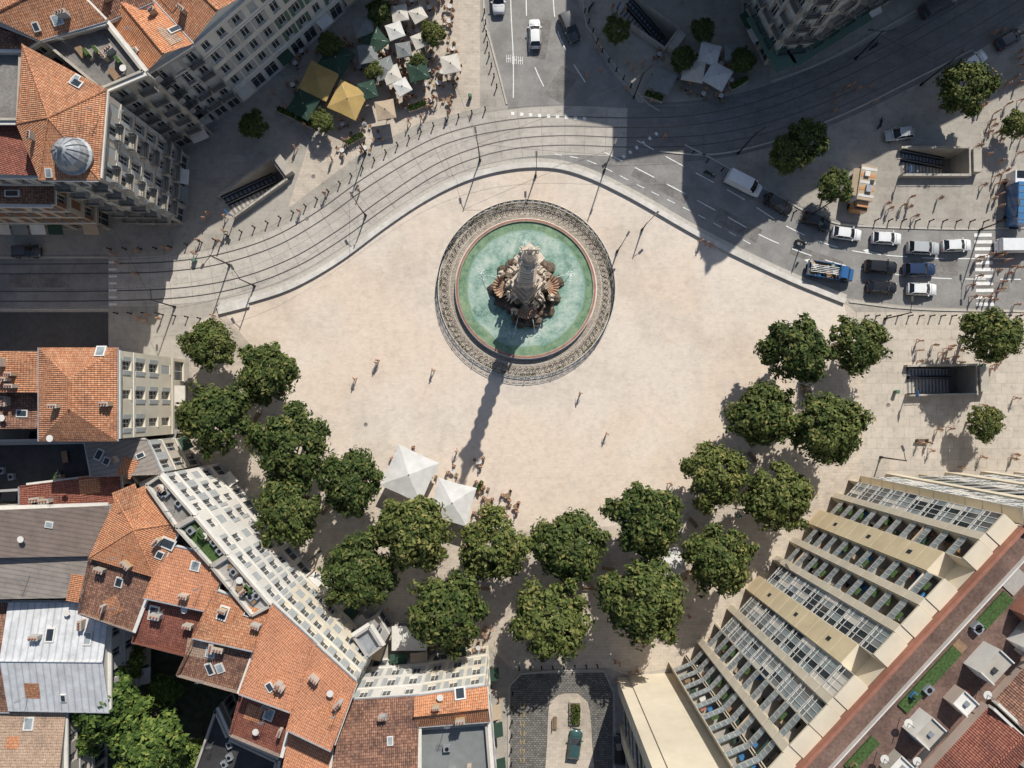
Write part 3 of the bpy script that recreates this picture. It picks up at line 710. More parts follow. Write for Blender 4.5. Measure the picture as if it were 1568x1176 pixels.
inw=-out; an=math.atan2(U.y,U.x)
def onE(u,d): return A1+U*u+inw*d
LE=(A2-A1).length
rs=random.Random(77)
for (u,d,su,sd,sh,mt) in [(5,6,3,2.0,2.2,'white_wall'),(9.5,6.8,2.2,1.6,1.4,'stone_wall'),(14,6,2.6,1.8,2.2,'white_wall'),(18.5,7,1.8,1.8,1.6,'pink_wall'),(23,6.2,3.0,1.8,2.4,'white_wall'),(30,6,2.8,2.0,2.0,'brick_red'),(34,8,2.0,4,1.8,'brick_red'),(27,7.5,1.6,1.4,2.4,'white_wall')]:
    c=onE(u,d); K.box((c.x,c.y,HT+sh/2),(su,sd,sh),mt,an,top=rs.choice(['white_wall','stone_wall','trim_white']))
    for s in(-1,1):
        cc=c+U*s*(su/2-.08); K.box((cc.x,cc.y,HT+sh+.1),(.12,sd-.05,.2),'trim_white',an)
    c2=c+U*rs.uniform(-.4,.4); K.box((c2.x,c2.y,HT+sh+.12),(.5,.4,.25),rs.choice(['zinc','membrane_dark']),an)
for (u,d,su,sd) in [(18,3.9,8,1.2),(8,4.0,4,1.1),(27.5,4.0,4,1.3)]:
    c=onE(u,d); K.box((c.x,c.y,HT+.1),(su,sd,.2),'roof_grass',an)
def gab(u,d,su,sd,h0,rise,mt):
    c=onE(u,d); q=[c-U*su/2-inw*sd/2,c+U*su/2-inw*sd/2,c+U*su/2+inw*sd/2,c-U*su/2+inw*sd/2]
    for i in range(4):
        a,b=q[i],q[(i+1)%4]; K.face([(*a,HT),(*b,HT),(*b,HT+h0),(*a,HT+h0)],'pink_wall')
    m1=(q[1]+q[2])/2; m2=(q[3]+q[0])/2
    v=[Vector((*k,HT+h0)) for k in q]; M1=Vector((*m1,HT+h0+rise)); M2=Vector((*m2,HT+h0+rise))
    K.face([v[0],v[1],M1,M2],mt,'slope'); K.face([v[2],v[3],M2,M1],mt,'slope'); K.face([v[1],v[2],M1],'pink_wall'); K.face([v[3],v[0],M2],'pink_wall')
    K.rod(M1,M2,.15,mt,6)
    for a in (q[0],q[1]):
        b=a+inw*sd; m=(a+b)/2; K.box((m.x,m.y,HT+h0+.25),(.25,sd,.9),'trim_white',an+math.pi/2*0)
for a in [(6,12.2,8.5,6.5,.8,.9,'tile_brown'),(15.5,12.6,9,7,1.2,1.0,'tile_red'),(25,12.8,8.6,7,.9,1.0,'tile_brown'),(33,14,6.5,8,1.4,.8,'tile_brown'),(10,20.5,11,7,.8,1.0,'tile_red'),(22,21,12,7,1.1,1.0,'tile_brown'),(34,22.5,9,7,.8,.9,'tile_orange')]: gab(*a)
for (u,d,su,sd,mt) in [(3,4,2.6,1.8,'wood'),(31,3.6,2.4,1.6,'balcony_floor'),(22.5,3.9,.9,1.2,'wood'),(12,8.5,7,.6,'membrane_dark')]:
    c=onE(u,d); K.box((c.x,c.y,HT+.06),(su,sd,.12),mt,an)
for i in range(40):
    d_=rs.choice([rs.uniform(2.8,8.4),rs.uniform(8.4,22)]); c=onE(rs.uniform(1,LE),d_); z_=HT+(1.5 if d_>9 else 0)
    k=i%5
    if k in(0,4) and d_>9: chimney(K,c,z_+.4,an,.8)
    elif k==0: K.box((c.x,c.y,HT+.5),(1.2,.6,1.0),'stone_wall',an)
    elif k<3 and d_<9: ventbox(K,c,z_,an)
    elif k==3: K.rod((c.x,c.y,z_),(c.x,c.y,z_+2.5),.04,'grey_metal',5); K.rings((c.x,c.y,z_+1.3),[(.05,0),(.4,.12),(.42,.16)],'trim_white',14)
    elif d_<9: K.box((c.x,c.y,HT+.25),(rs.uniform(.6,1.5),.5,.5),rs.choice(['stone_wall','wood','canvas_white','canvas_blue','brick_red']),an+rs.uniform(-.3,.3)); K.box((c.x,c.y,HT+.7),(.5,.4,.5),'roof_grass',an,.6)
K.obj('roof_structures',e)
# ---------------------------------------------------------------- trees
def crown(seed,R=5.0,n=11000,Hc=4.2,squash=.72,leaf=(.16,.30)):
    r=np.random.default_rng(seed); nc=115
    th=r.uniform(0,2*np.pi,nc); ph=np.arccos(1-1.3*r.uniform(0,1,nc)**1.3); rad=R*r.uniform(.62,1.0,nc)*.87
    lob=1+.10*np.sin(th*3+seed)+.09*np.sin(th*5+2*seed)+.05*np.sin(th*8+seed)
    C=np.stack([rad*np.sin(ph)*np.cos(th)*lob,rad*np.sin(ph)*np.sin(th)*lob,rad*np.cos(ph)*squash],1)
    cs=r.uniform(.4,1.2,nc)
    idx=r.integers(0,nc,n); g=r.normal(size=(n,3)); g/=np.linalg.norm(g,axis=1)[:,None]
    g*= (r.uniform(0,1,n)**.45*r.uniform(.8,1.25,n))[:,None]
    pos=C[idx]+g*(cs[idx]*1.05)[:,None]
    d=pos/np.linalg.norm(pos,axis=1)[:,None]
    nrm=d*.5+g*.6+r.normal(size=(n,3))*.45+np.array([0,0,.3]); nrm/=np.linalg.norm(nrm,axis=1)[:,None]
    rv=r.normal(size=(n,3)); a=np.cross(nrm,rv); a/=np.linalg.norm(a,axis=1)[:,None]; b=np.cross(nrm,a)
    s=r.uniform(leaf[0],leaf[1],n)[:,None]
    V=np.stack([pos-a*s*1.3,pos-b*s*.65,pos+a*s*1.3,pos+b*s*.65],1).reshape(-1,3)
    V[:,2]+=Hc+3.2
    return V,n
def tree_mesh(seed,mat,R=5.0,n=11000,**k):
    V,n=crown(seed,R,n,**k); mb=MB(); r=random.Random(seed)
    mb.rod((0,0,0),(0.1,0,2.2),.32,'bark',10,.24); mb.rod((0.1,0,2.2),(.15,.1,4.6),.24,'bark',8,.2)
    for j in range(8):
        a=j*math.pi/4+r.uniform(-.3,.3); q=Vector((.12,.05,r.uniform(2.6,4.4))); w=q+Vector((math.cos(a)*1.7,math.sin(a)*1.7,1.6)); x=w+Vector((math.cos(a+.2)*1.8,math.sin(a+.2)*1.8,r.uniform(.8,2.4)))
        mb.rod(q,w,.13,'bark',6,.09); mb.rod(w,x,.09,'bark',6,.03)
        mb.rod(w,w+Vector((math.cos(a-.7),math.sin(a-.7),1.8)),.07,'bark',5,.02)
    nv=len(mb.v)
    V2=mb.v+[tuple(p) for p in V.tolist()]
    F2=mb.f+[(nv+4*i,nv+4*i+1,nv+4*i+2,nv+4*i+3) for i in range(n)]
    me=bpy.data.meshes.new('tree'); me.from_pydata(V2,[],F2); me.materials.append(MATS['bark']); me.materials.append(MATS[mat])
    me.polygons.foreach_set('material_index',[0]*len(mb.f)+[1]*n); me.update(); return me
TM=[tree_mesh(s,'plane_leaves') for s in (1,2,3,4,5,6)]
GM=[tree_mesh(s,'garden_leaves',n=9000,leaf=(.2,.36)) for s in (11,12)]
TREES=[(318,528,42),(407,570,50),(328,640,58),(443,678,60),(440,780,56),(537,738,52),(548,878,60),(632,812,60),(687,935,63),(758,835,55),(843,952,63),(873,838,57),(985,920,66),(990,795,60),(1100,855,57),(1092,728,53),(1192,760,54),(1168,635,52),(1265,655,57),(1218,538,55),(1315,528,46),
 (1482,135,45),(1238,212,35),(1205,238,32),(1280,285,29),(1517,515,46),(1508,648,29),(388,190,23),(492,185,20),(575,108,18),(505,68,21),(580,15,21),(662,50,21),(945,45,23),(1045,90,22),(1138,92,21),(1077,45,20),(1560,190,24),(640,95,15),(1300,-20,20)]
for i,(x,y,r) in enumerate(TREES):
    sc=r/54; p=P(x,y,7.6*sc)
    inst('plane_tree' if r>40 else 'street_tree',TM[i%6],(p.x,p.y,0),random.uniform(0,6.28),(sc*random.uniform(.95,1.08),sc*random.uniform(.95,1.08),sc*random.uniform(.9,1.08)))
for i,(x,y,r) in enumerate([(160,1080,58),(225,1140,62),(120,1130,40),(190,1015,34),(250,1060,30),(290,1160,30)]):
    sc=r/54*.95; p=P(x,y,8*sc); inst('garden_tree',GM[i%2],(p.x,p.y,0),i*1.3,sc)
for (x,y,r) in TREES[:21]:
    p=P(x,y,7.6*r/54); g=MB(); g.box((0,0,.03),(1.7,1.7,.02),'earth'); 
    for s in (-.85,.85): g.box((s,0,.05),(.08,1.78,.06),'kerb_stone'); g.box((0,s,.052),(1.6,.08,.06),'kerb_stone')
    g.obj('tree_pit',loc=(p.x,p.y,.005))
# ---------------------------------------------------------------- people
def figure_mesh(name,pose,stone=None,fingers=True):
    V=[];E=[];Rr=[]
    def v(x,y,z,r,p=None):
        V.append((x,y,z)); Rr.append(r)
        if p is not None: E.append((p,len(V)-1))
        return len(V)-1
    hz=.95 if pose!='sit' else .52
    pel=v(0,0,hz,.145); sp=v(0,.0,hz+.2,.125,pel); ch=v(0,.01,hz+.42,.155,sp); nk=v(0,.01,hz+.57,.06,ch); hd=v(0,.03,hz+.66,.085,nk); ht=v(0,.02,hz+.78,.09,hd); 
    st={'walk':.22,'stand':.03,'sit':0}[pose]
    for s in (-1,1):
        sh=v(s*.18,0,hz+.47,.07,ch); 
        if pose=='sit': el=v(s*.24,.08,hz+.2,.048,sh); wr=v(s*.18,.32,hz+.16,.033,el); pd=Vector((-s*.15,.9,-.1))
        else: el=v(s*.25,-s*st*.5,hz+.2,.048,sh); wr=v(s*.26,-s*st*.9+.06,hz-.04,.032,el); pd=Vector((0,.15,-1))
        pd.normalize(); w=Vector(V[wr]); pm=v(*(w+pd*.07),.032,wr)
        if fingers:
            side=Vector((0,1,0)) if pose!='sit' else Vector((1,0,0))
            for k,(o,l) in enumerate(((-.027,.05),(-.009,.065),(.009,.07),(.027,.06))):
                f1=v(*(w+pd*(.10)+side*o),.009,pm); v(*(w+pd*(.10+l)+side*o*1.1+Vector((-s*.015,0,0))),.007,f1)
            v(*(w+pd*.06+side*.055),.010,pm)
        hp=v(s*.09,0,hz-.07,.1,pel)
        if pose=='sit': kn=v(s*.12,.42,.5,.07,hp); an=v(s*.12,.45,.09,.045,kn); v(s*.13,.6,.045,.035,an)
        else: kn=v(s*.1,s*st*.6+.03,.5,.068,hp); an=v(s*.1,s*st*1.1-.03,.09,.045,kn); v(s*.11,s*st*1.1+.13,.04,.035,an)
    me=bpy.data.meshes.new(name); me.from_pydata(V,E,[])
    o=bpy.data.objects.new(name,me); scene.collection.objects.link(o)
    sm=o.modifiers.new('s','SKIN'); sm.use_smooth_shade=True
    for i,d in enumerate(me.skin_vertices[0].data): d.radius=(Rr[i],Rr[i]*.8 if i<3 else Rr[i]); d.use_root=(i==0)
    ss=o.modifiers.new('u','SUBSURF'); ss.levels=1
    dg=bpy.context.evaluated_depsgraph_get(); m2=bpy.data.meshes.new_from_object(o.evaluated_get(dg)); m2.name=name
    bpy.data.objects.remove(o)
    bm=bmesh.new(); bm.from_mesh(m2)
    def blob(c,s):
        r=bmesh.ops.create_icosphere(bm,subdivisions=1,radius=1); bmesh.ops.scale(bm,vec=s,verts=r['verts']); bmesh.ops.translate(bm,vec=c,verts=r['verts'])
        return {f for vv in r['verts'] for f in vv.link_faces}
    skinf=blob((0,.125,hz+.70),(.014,.02,.022))|blob((-.095,.02,hz+.70),(.015,.025,.03))|blob((.095,.02,hz+.70),(.015,.025,.03))
    hairf=blob((0,.0,hz+.765),(.108,.112,.105))|blob((-.035,.107,hz+.725),(.013,.01,.009))|blob((.035,.107,hz+.725),(.013,.01,.009))
    mouth=blob((0,.11,hz+.655),(.028,.01,.007))
    for f in bm.faces:
        c=f.calc_center_median(); f.smooth=True
        if f in hairf: mi=4
        elif f in skinf: mi=0
        elif f in mouth: mi=0
        elif c.z>hz+.56: mi=0
        elif pose=='sit':
            mi=1
            if c.y>.13 and c.z<hz+.08 : mi=2
            if c.z<hz-.02: mi=2
            if c.z<.1: mi=3
            if abs(c.x)>.1 and c.y>.2 and c.z>hz+.1: mi=0
        else:
            if c.z<.12: mi=3
            elif c.z<hz+.02 and abs(c.x)<.22: mi=2
            elif c.z<hz+.18 and abs(c.x)>.205: mi=0
            else: mi=1
        f.material_index=mi if not stone else 0
    bm.to_mesh(m2); bm.free()
    m2.materials.clear()
    for k in ([stone] if stone else ['skin','shirt','trousers','shoes','hair']): m2.materials.append(MATS[k])
    return m2
PM={p:figure_mesh('person_'+p,p) for p in('walk','stand','sit')}
ST={p:figure_mesh('stone_'+p,p,'statue_stone',False) for p in('walk','stand','sit')}
SH=[(.7,.7,.68),(.03,.03,.035),(.05,.08,.2),(.5,.05,.04),(.25,.25,.26),(.5,.42,.32),(.08,.2,.12),(.03,.03,.04),(.03,.03,.04),(.65,.63,.6)]
def person(x,y,pose='walk',rot=None,col=None,z=.03):
    p=P(x,y); inst('person',PM[pose],(p.x,p.y,z),random.uniform(0,6.28) if rot is None else rot,random.uniform(.98,1.08),col or random.choice(SH))
for x,y,ps,cl in [(580,552,'stand',(.03,.03,.04)),(577,556,'stand',(.3,.3,.3)),(545,580,'walk',(.6,.06,.04)),(664,567,'walk',(.3,.3,.3)),(888,603,'walk',(.03,.04,.08)),(928,664,'walk',(.3,.18,.1)),(983,985,'walk',(.05,.3,.08)),
  (1080,375,'stand',None),(1087,379,'stand',None),(1072,371,'stand',None),(1016,212,'walk',None),(211,420,'walk',None),(186,405,'walk',None),(1165,590,'walk',None),(1025,740,'walk',None),(700,690,'walk',None)]:
    person(x,y,ps,None,cl)
def crowd(x0,y0,x1,y1,n,seed):
    r=random.Random(seed); pts=[]
    for i in range(n):
        p=(r.uniform(x0,x1),r.uniform(y0,y1))
        if any((p[0]-a)**2+(p[1]-b)**2<49 for a,b in pts): continue
        pts.append(p); person(*p,r.choice(['walk','stand','walk']),r.uniform(0,6.28),r.choice(SH))
crowd(1475,375,1560,470,26,1); crowd(1390,515,1470,558,14,2); crowd(1490,180,1565,290,26,3); crowd(1340,300,1560,335,12,4); crowd(1400,640,1560,720,10,5)
crowd(1510,50,1565,150,10,6); crowd(1270,130,1340,180,8,7); crowd(600,150,720,190,10,8); crowd(300,300,350,380,6,9); crowd(170,375,330,392,5,10); crowd(180,478,330,530,8,20); crowd(750,1000,775,1170,5,11); crowd(940,985,990,1050,5,12); crowd(400,60,560,220,9,13); crowd(890,0,1150,160,14,14); crowd(1500,480,1565,640,12,15); crowd(480,820,760,990,14,16); crowd(930,880,1230,1000,8,17); crowd(1490,140,1560,175,8,21); crowd(430,215,560,330,8,22)
# ---------------------------------------------------------------- cars
def car_mesh(name,paint,kind='hatch'):
    mb=MB()
    if kind=='van': prof=[(-2.68,.93,1.0),(-2.6,.97,1.2),(-1.5,.975,1.2),(1.0,.975,1.2),(1.7,.96,1.15),(2.4,.9,1.0),(2.68,.75,.85)]; cab=(-2.6,1.75,-2.5,.95,.93,.84); rz=2.0
    elif kind=='suv': prof=[(-2.25,.8,.85),(-2.15,.9,.98),(-1.2,.92,1.02),(.6,.92,1.02),(1.3,.91,.98),(2.0,.86,.88),(2.25,.7,.75)]; cab=(-2.12,1.0,-1.75,.25,.86,.68); rz=1.62
    else: prof=[(-2.05,.7,.78),(-1.95,.84,.88),(-1.2,.88,.92),(.5,.88,.92),(1.2,.87,.88),(1.85,.8,.78),(2.08,.62,.66)]; cab=(-1.9,.95,-1.45,.2,.82,.62); rz=1.44
    secs=[]
    for x,w,z in prof:
        secs.append([(x,-w*.9,.26),(x,-w,.5),(x,-w*.98,z-.12),(x,-w*.86,z),(x,0,z+.03),(x,w*.86,z),(x,w*.98,z-.12),(x,w,.5),(x,w*.9,.26)])
    for a,b in zip(secs,secs[1:]):
        for i in range(8): mb.face([a[i],b[i],b[i+1],a[i+1]],paint,smooth=True)
    mb.face(secs[0],paint); mb.face(secs[-1][::-1],paint)
    x0,x1,r0,r1,wb,wt=cab; z0=prof[2][2]-.02
    B=[(x0,-wb,z0),(x1,-wb*.93,z0),(x1+.12,0,z0),(x1,wb*.93,z0),(x0,wb,z0)]
    T=[(r0,-wt,rz-.04),(r1,-wt,rz-.04),(r1+.1,0,rz-.02),(r1,wt,rz-.04),(r0,wt,rz-.04)]
    mats=['car_glass']*5
    if kind=='van': mats=[paint,'car_glass','car_glass',paint,paint]
    for i in range(5):
        j=(i+1)%5; mb.face([B[i],B[j],T[j],T[i]],mats[i])
    rp=[(r0-.02,-wt-.02),(r1+.02,-wt-.02),(r1+.13,0),(r1+.02,wt+.02),(r0-.02,wt+.02)]
    c=((r0+r1)/2,0,rz+.05)
    for i in range(5):
        j=(i+1)%5; mb.face([(*rp[i],rz-.03),(*rp[j],rz-.03),c],paint,smooth=True)
    for i in (0,1,3,4): mb.rod(Vector(B[i]),Vector(T[i]),.045,paint,5)
    xm=(x0+x1)/2*.6+(r0+r1)/2*.4
    for s in (-1,1): mb.rod((xm,s*wb,z0),(xm,s*wt,rz-.04),.04,paint,5); mb.box((x1-.2,s*(wb+.12),z0+.08),(.14,.22,.14),paint)
    f=prof[-1][0];rr=prof[0][0]
    for s in (-1,1):
        mb.box((f-.13,s*prof[-1][1]*.92,.62),(.2,.3,.14),'lamp_clear'); mb.box((rr+.03,s*prof[0][1]*.85,.72),(.1,.24,.18),'lamp_red')
        for x in (rr+.75,f-.8):
            mb.rod((x,s*.68,.32),(x,s*.92,.32),.32,'rubber',14); mb.rod((x,s*.90,.32),(x,s*.935,.32),.19,'grey_metal',10)
    mb.box((f-.02,0,.42),(.08,1.0,.12),'black_metal'); mb.box((0,0,.3),(f*1.8,1.5,.1),'rubber')
    mb.box((x1+.32,0,prof[4][2]+.02),(.03,1.3,.02),'rubber')
    return mb.mesh(name,True)
CARS={}
def car(x,y,deg,paint='paint_white',kind='hatch',name=None,sc=1):
    k=(paint,kind)
    if k not in CARS: CARS[k]=car_mesh('car_'+paint+kind,paint,kind)
    p=P(x,y,.6); inst(name or ('van' if kind=='van' else 'car'),CARS[k],(p.x,p.y,.01),math.radians(deg),sc)
for a in [(763,-2,-88,'paint_white','suv'),(819,52,92,'paint_white','hatch'),(872,42,-66,'paint_grey','suv'),(1138,282,-27,'paint_white','van'),(1192,313,-30,'paint_black','hatch'),(1249,339,-22,'paint_black','hatch'),
 (1296,358,-8,'paint_white','hatch'),(1357,365,-3,'paint_white','hatch'),(1413,380,-3,'paint_silver','suv'),(1464,376,2,'paint_white','hatch'),(1553,377,0,'paint_white','van'),(1348,409,-4,'paint_black','suv'),(1407,413,0,'paint_navy','suv'),(1350,440,-4,'paint_black','hatch'),(1411,443,-2,'paint_white','hatch'),
 (1377,205,-172,'paint_silver','hatch'),(1488,96,35,'paint_white','suv'),(1436,8,28,'paint_grey','van'),(950,1148,90,'paint_black','hatch'),(1255,-5,35,'paint_navy','hatch'),(1545,60,30,'paint_grey','hatch'),(40,385,0,'paint_grey','hatch'),(880,1140,82,'paint_teal','hatch')]: car(*a,sc=1.03)
mb=MB(); 
mb.box((0,0,.62),(6.9,1.1,.22),'black_metal')
mb.box((-1.1,0,.95),(4.5,2.2,.12),'wood')
for s in(-1.08,1.08): mb.box((-1.1,s,1.22),(4.5,.07,.5),'paint_blue')
mb.box((-3.33,0,1.22),(.07,2.1,.5),'paint_blue'); mb.box((1.1,0,1.5),(.07,2.1,1.1),'paint_blue')
sec=[(1.2,.98,1.1,2.05),(1.5,1.0,1.1,2.15),(2.2,1.0,1.1,2.12),(2.75,.98,1.1,1.4),(3.3,.93,1.0,1.2),(3.45,.85,.9,1.0)]
S=[[(x,-w,.45),(x,-w,z1),(x,-w*.85,z2),(x,w*.85,z2),(x,w,z1),(x,w,.45)] for x,w,z1,z2 in sec]
for i,(a,b) in enumerate(zip(S,S[1:])):
    for k in range(5): mb.face([a[k],b[k],b[k+1],a[k+1]],'car_glass' if (i==2 and k in(1,2,3)) or (i==1 and k in (1,3)) else 'paint_blue')
mb.face(S[0],'paint_blue'); mb.face(S[-1][::-1],'paint_blue')
for x in(-2.2,2.5):
    for s in(-1,1): mb.rod((x,s*.75,.4),(x,s*1.02,.4),.4,'rubber',14)
r=random.Random(3)
for i in range(26):
    mb.box((r.uniform(-3,.8),r.uniform(-.8,.8),1.15+r.random()*.4),(r.uniform(.3,1.1),r.uniform(.2,.6),r.uniform(.2,.5)),r.choice(['canvas_blue','canvas_white','brick_red','wood','grey_metal','canvas_tan','black_metal','canvas_green']),r.uniform(0,3))
for i in range(5): mb.rod((-3.1,-.6+i*.25,1.7),(.9,-.5+i*.25,1.95),.04,'grey_metal',6)
p=P(1270,416,.8); mb.obj('loaded_flatbed_truck',loc=(p.x,p.y,0)).rotation_euler=(0,0,math.radians(-10))
mb=MB(); mb.box((0,0,1.75),(5.0,2.3,2.5),'paint_white'); mb.box((0,0,3.05),(5.1,2.4,.12),'canvas_tan')
for k in range(5): mb.box((-2.0+k*.98,0,3.13),(.4,2.2,.03),['canvas_white','paint_orange'][k%2])
mb.box((.9,.2,3.3),(1.0,.8,.4),'zinc'); mb.box((-1.2,-.3,3.28),(.7,.7,.35),'trim_white'); mb.box((-.2,.6,3.22),(.5,.5,.2),'membrane_dark')
mb.box((3.1,0,1.25),(1.4,2.1,1.5),'paint_orange'); mb.box((3.05,0,2.25),(1.0,1.9,.55),'car_glass',taper=.85); mb.box((3.0,0,2.56),(.8,1.6,.06),'paint_orange')
mb.face([(-2,-1.16,2.9),(2,-1.16,2.9),(2,-2.0,2.6),(-2,-2.0,2.6)],'canvas_tan'); mb.box((0,-1.3,1.5),(4,.3,.06),'grey_metal')
for x in(-1.7,2.9):
    for s in(-1,1): mb.rod((x,s*.85,.4),(x,s*1.12,.4),.4,'rubber',14)
p=P(1320,285,1.5); mb.obj('food_truck',loc=(p.x,p.y,0)).rotation_euler=(0,0,math.radians(-99))
mb=MB(); mb.box((-.8,0,2.0),(6,2.4,2.5),'paint_blue',top='canvas_blue'); mb.box((3.2,0,1.5),(1.8,2.3,2.0),'paint_white'); mb.box((3.5,0,2.3),(1.2,2.1,.5),'car_glass',taper=.9); mb.box((0,0,.6),(8,1.2,.25),'black_metal')
for k in range(6): mb.box((-3.3+k,0,3.28),(.08,2.3,.06),'canvas_grey')
for x in(-2.5,3):
    for s in(-1,1): mb.rod((x,s*.9,.45),(x,s*1.2,.45),.45,'rubber',14)
p=P(1563,305,2); mb.obj('delivery_lorry',loc=(p.x,p.y,0)).rotation_euler=(0,0,math.radians(88))
# ---------------------------------------------------------------- parasols, cafes
def parasol(x,y,size,mat,rot,h=2.6,name='parasol'):
    mb=MB(); n=4; s=size/2; R_=s*math.sqrt(2); top=Vector((0,0,h+size*.13))
    ring=[Vector((R_*math.cos(2*math.pi*(k+.5)/n),R_*math.sin(2*math.pi*(k+.5)/n),h)) for k in range(n)]
    mb.rod((0,0,0),(0,0,h+size*.13),.045,'grey_metal',8); mb.box((0,0,.06),(.7,.7,.12),'stone_wall')
    for k in range(n):
        a,b=ring[k],ring[(k+1)%n]; m=(a+b)/2; mm=m*.97; mm.z=h-.02
        mid=(a+top)/2-Vector((0,0,.05)); mid2=(b+top)/2-Vector((0,0,.05))
        mb.face([a,mm,mid],mat); mb.face([mm,b,mid2],mat); mb.face([mm,mid2,mid],mat); mb.face([mid,mid2,top],mat)
        mb.face([a,a-Vector((0,0,.22)),mm-Vector((0,0,.22)),mm],mat); mb.face([mm,mm-Vector((0,0,.22)),b-Vector((0,0,.22)),b],mat)
        mb.rod(a-Vector((0,0,.02)),top-Vector((0,0,.1)),.02,'grey_metal',4)
    mb.rings((0,0,top.z-.06),[(.12,0),(.1,.1),(.03,.16)],'grey_metal',8)
    p=P(x,y,h); o=mb.obj(name,loc=(p.x,p.y,.03)); o.rotation_euler=(0,0,math.radians(rot)); return o
parasol(627,726,6.4,'canvas_white',-25,3.2); parasol(693,769,5.6,'canvas_white',-15,3.2)
parasol(1026,862,3.8,'canvas_white',20,2.8)
for a in [(488,124,4.6,'canvas_yellow',-25),(533,153,4.6,'canvas_yellow',-25),(556,40,2.9,'canvas_grey',15),(515,90,4.0,'canvas_green',-30),(465,160,3.6,'canvas_green',-30),(563,138,2.6,'canvas_green',15),(563,82,2.8,'canvas_grey',10),(588,105,3.0,'canvas_grey',20),(575,62,3,'canvas_green',40),
 (600,114,2.5,'canvas_cream',20),(590,168,2.8,'canvas_tan',10),(616,133,2.2,'canvas_white',30),(612,20,2.4,'canvas_cream',10),(640,22,2.2,'canvas_cream',30),(618,76,2.2,'canvas_grey',10),(643,62,2.2,'canvas_cream',25),(640,108,3.0,'canvas_green',15),(690,98,2.7,'canvas_cream',12),(605,47,2.4,'canvas_white',20),
 (1015,123,3.4,'canvas_grey',-25),(1062,108,3.2,'canvas_cream',-10),(1099,116,3.4,'canvas_white',-30),(1086,82,3.0,'canvas_white',-15),(1122,80,2.4,'canvas_grey',0)]: parasol(*a)
def cafe_mesh(top):
    mb=MB(); mb.rings((0,0,.72),[(.36,0),(.36,.03)],top,18); mb.rod((0,0,0),(0,0,.72),.03,'black_metal',6); mb.rings((0,0,0),[(.24,0),(.22,.03)],'black_metal',12)
    for k in range(3):
        a=k*2.09+.4; c=Vector((math.cos(a)*.75,math.sin(a)*.75)); mb.box((c.x,c.y,.45),(.42,.42,.04),'wood',a)
        bk=c*1.27; mb.box((bk.x,bk.y,.68),(.04,.42,.42),'wood',a)
        for sx in(-.18,.18):
            for sy in(-.18,.18):
                q=c+Vector((sx*math.cos(a)-sy*math.sin(a),sx*math.sin(a)+sy*math.cos(a))); mb.rod((q.x,q.y,0),(q.x,q.y,.44),.018,'black_metal',4)
    return mb.mesh('cafe_table_set')
CM=[cafe_mesh('canvas_white'),cafe_mesh('wood'),cafe_mesh('grey_metal')]
def tables(x0,y0,x1,y1,n,seed,ppl=.5):
    r=random.Random(seed); pts=[]
    for i in range(n*20):
        p=P(r.uniform(x0,x1),r.uniform(y0,y1))
        if all((p-q).length>1.9 for q in pts): pts.append(p)
        if len(pts)>=n: break
    for p in pts:
        rt=r.uniform(0,6.28); inst('cafe_table_set',r.choice(CM),(p.x,p.y,.03),rt)
        for k in range(3):
            if r.random()<ppl:
                a=rt+k*2.09+.4; q=p+Vector((math.cos(a),math.sin(a)))*.78
                inst('person',PM['sit'],(q.x,q.y,.0),a+math.pi/2,1,r.choice(SH))
tables(735,745,790,795,14,1,.6); tables(600,690,740,790,12,2,.7); tables(525,190,580,235,9,3,.2); tables(600,120,695,165,16,4,.7); tables(590,0,700,120,26,5,.7); tables(450,60,590,170,20,6,.3); tables(1000,80,1120,150,14,7,.4); tables(640,960,740,990,6,8); tables(1000,850,1080,890,7,9,.3)
# ---------------------------------------------------------------- bollards, lamps, wires
mb=MB(); mb.rings((0,0,0),[(.12,0),(.1,.1),(.085,.15),(.08,.85),(.11,.9),(.1,1.02),(.02,1.1)],'black_metal',10); BOL=mb.mesh('bollard')
def bollards(pts,sp=2.0,z=0):
    L=pl(pts,.2); acc=sp
    for i in range(len(L)-1):
        if acc>=sp: inst('bollard',BOL,(L[i].x,L[i].y,z),0,1.1); acc=0
        acc+=(L[i+1]-L[i]).length
bollards([(330,368),(400,345),(465,318),(530,275),(600,228),(670,190),(755,165)],1.9)
bollards([(742,20),(748,80),(762,140)],1.6); bollards([(895,20),(925,85),(975,145)],1.6)
bollards([(170,382),(250,380),(330,368)],2.2); bollards([(250,482),(330,490)],1.8)
bollards([(1325,484),(1568,484)],1.5); bollards([(1340,338),(1540,340)],2.0); bollards([(785,1060),(783,1170)],2.0); bollards([(1060,235),(1170,300),(1250,345)],2.4)
bollards([(795,1022),(925,1018)],1.5);bollards([(180,480),(245,480)],2.0)
def lamp(x,y,rot,h=8.5,arms=1,name='street_lamp'):
    mb=MB(); mb.rings((0,0,0),[(.2,0),(.18,.6),(.11,.8),(.07,h)],'black_metal',10)
    for k in range(arms):
        s=1 if k==0 else -1; mb.rod((0,0,h-.3),(s*1.6,0,h+.2),.045,'black_metal',6); mb.box((s*1.85,0,h+.2),(.8,.3,.14),'steel_rail'); mb.box((s*1.85,0,h+.11),(.6,.22,.04),'lamp_clear')
    p=P(x,y); o=mb.obj(name,loc=(p.x,p.y,0)); o.rotation_euler=(0,0,math.radians(rot))
LP=[(735,246,100,7,1),(352,406,60,7,2),(268,470,90,7,1),(390,438,120,6,1),(970,150,40,8,2),(925,262,70,7,1),(1348,700,110,7,1),(1355,488,90,7,1),(560,330,120,5,1),(1240,330,60,8,1),(1500,352,90,8,2),(1130,235,30,8,1),(945,385,60,4,1),(983,352,45,4,1),(820,270,90,4,1),(490,845,30,6,1),(1190,870,120,6,1),(560,235,60,6,1),(1310,90,0,8,2),(1410,130,40,8,1)]
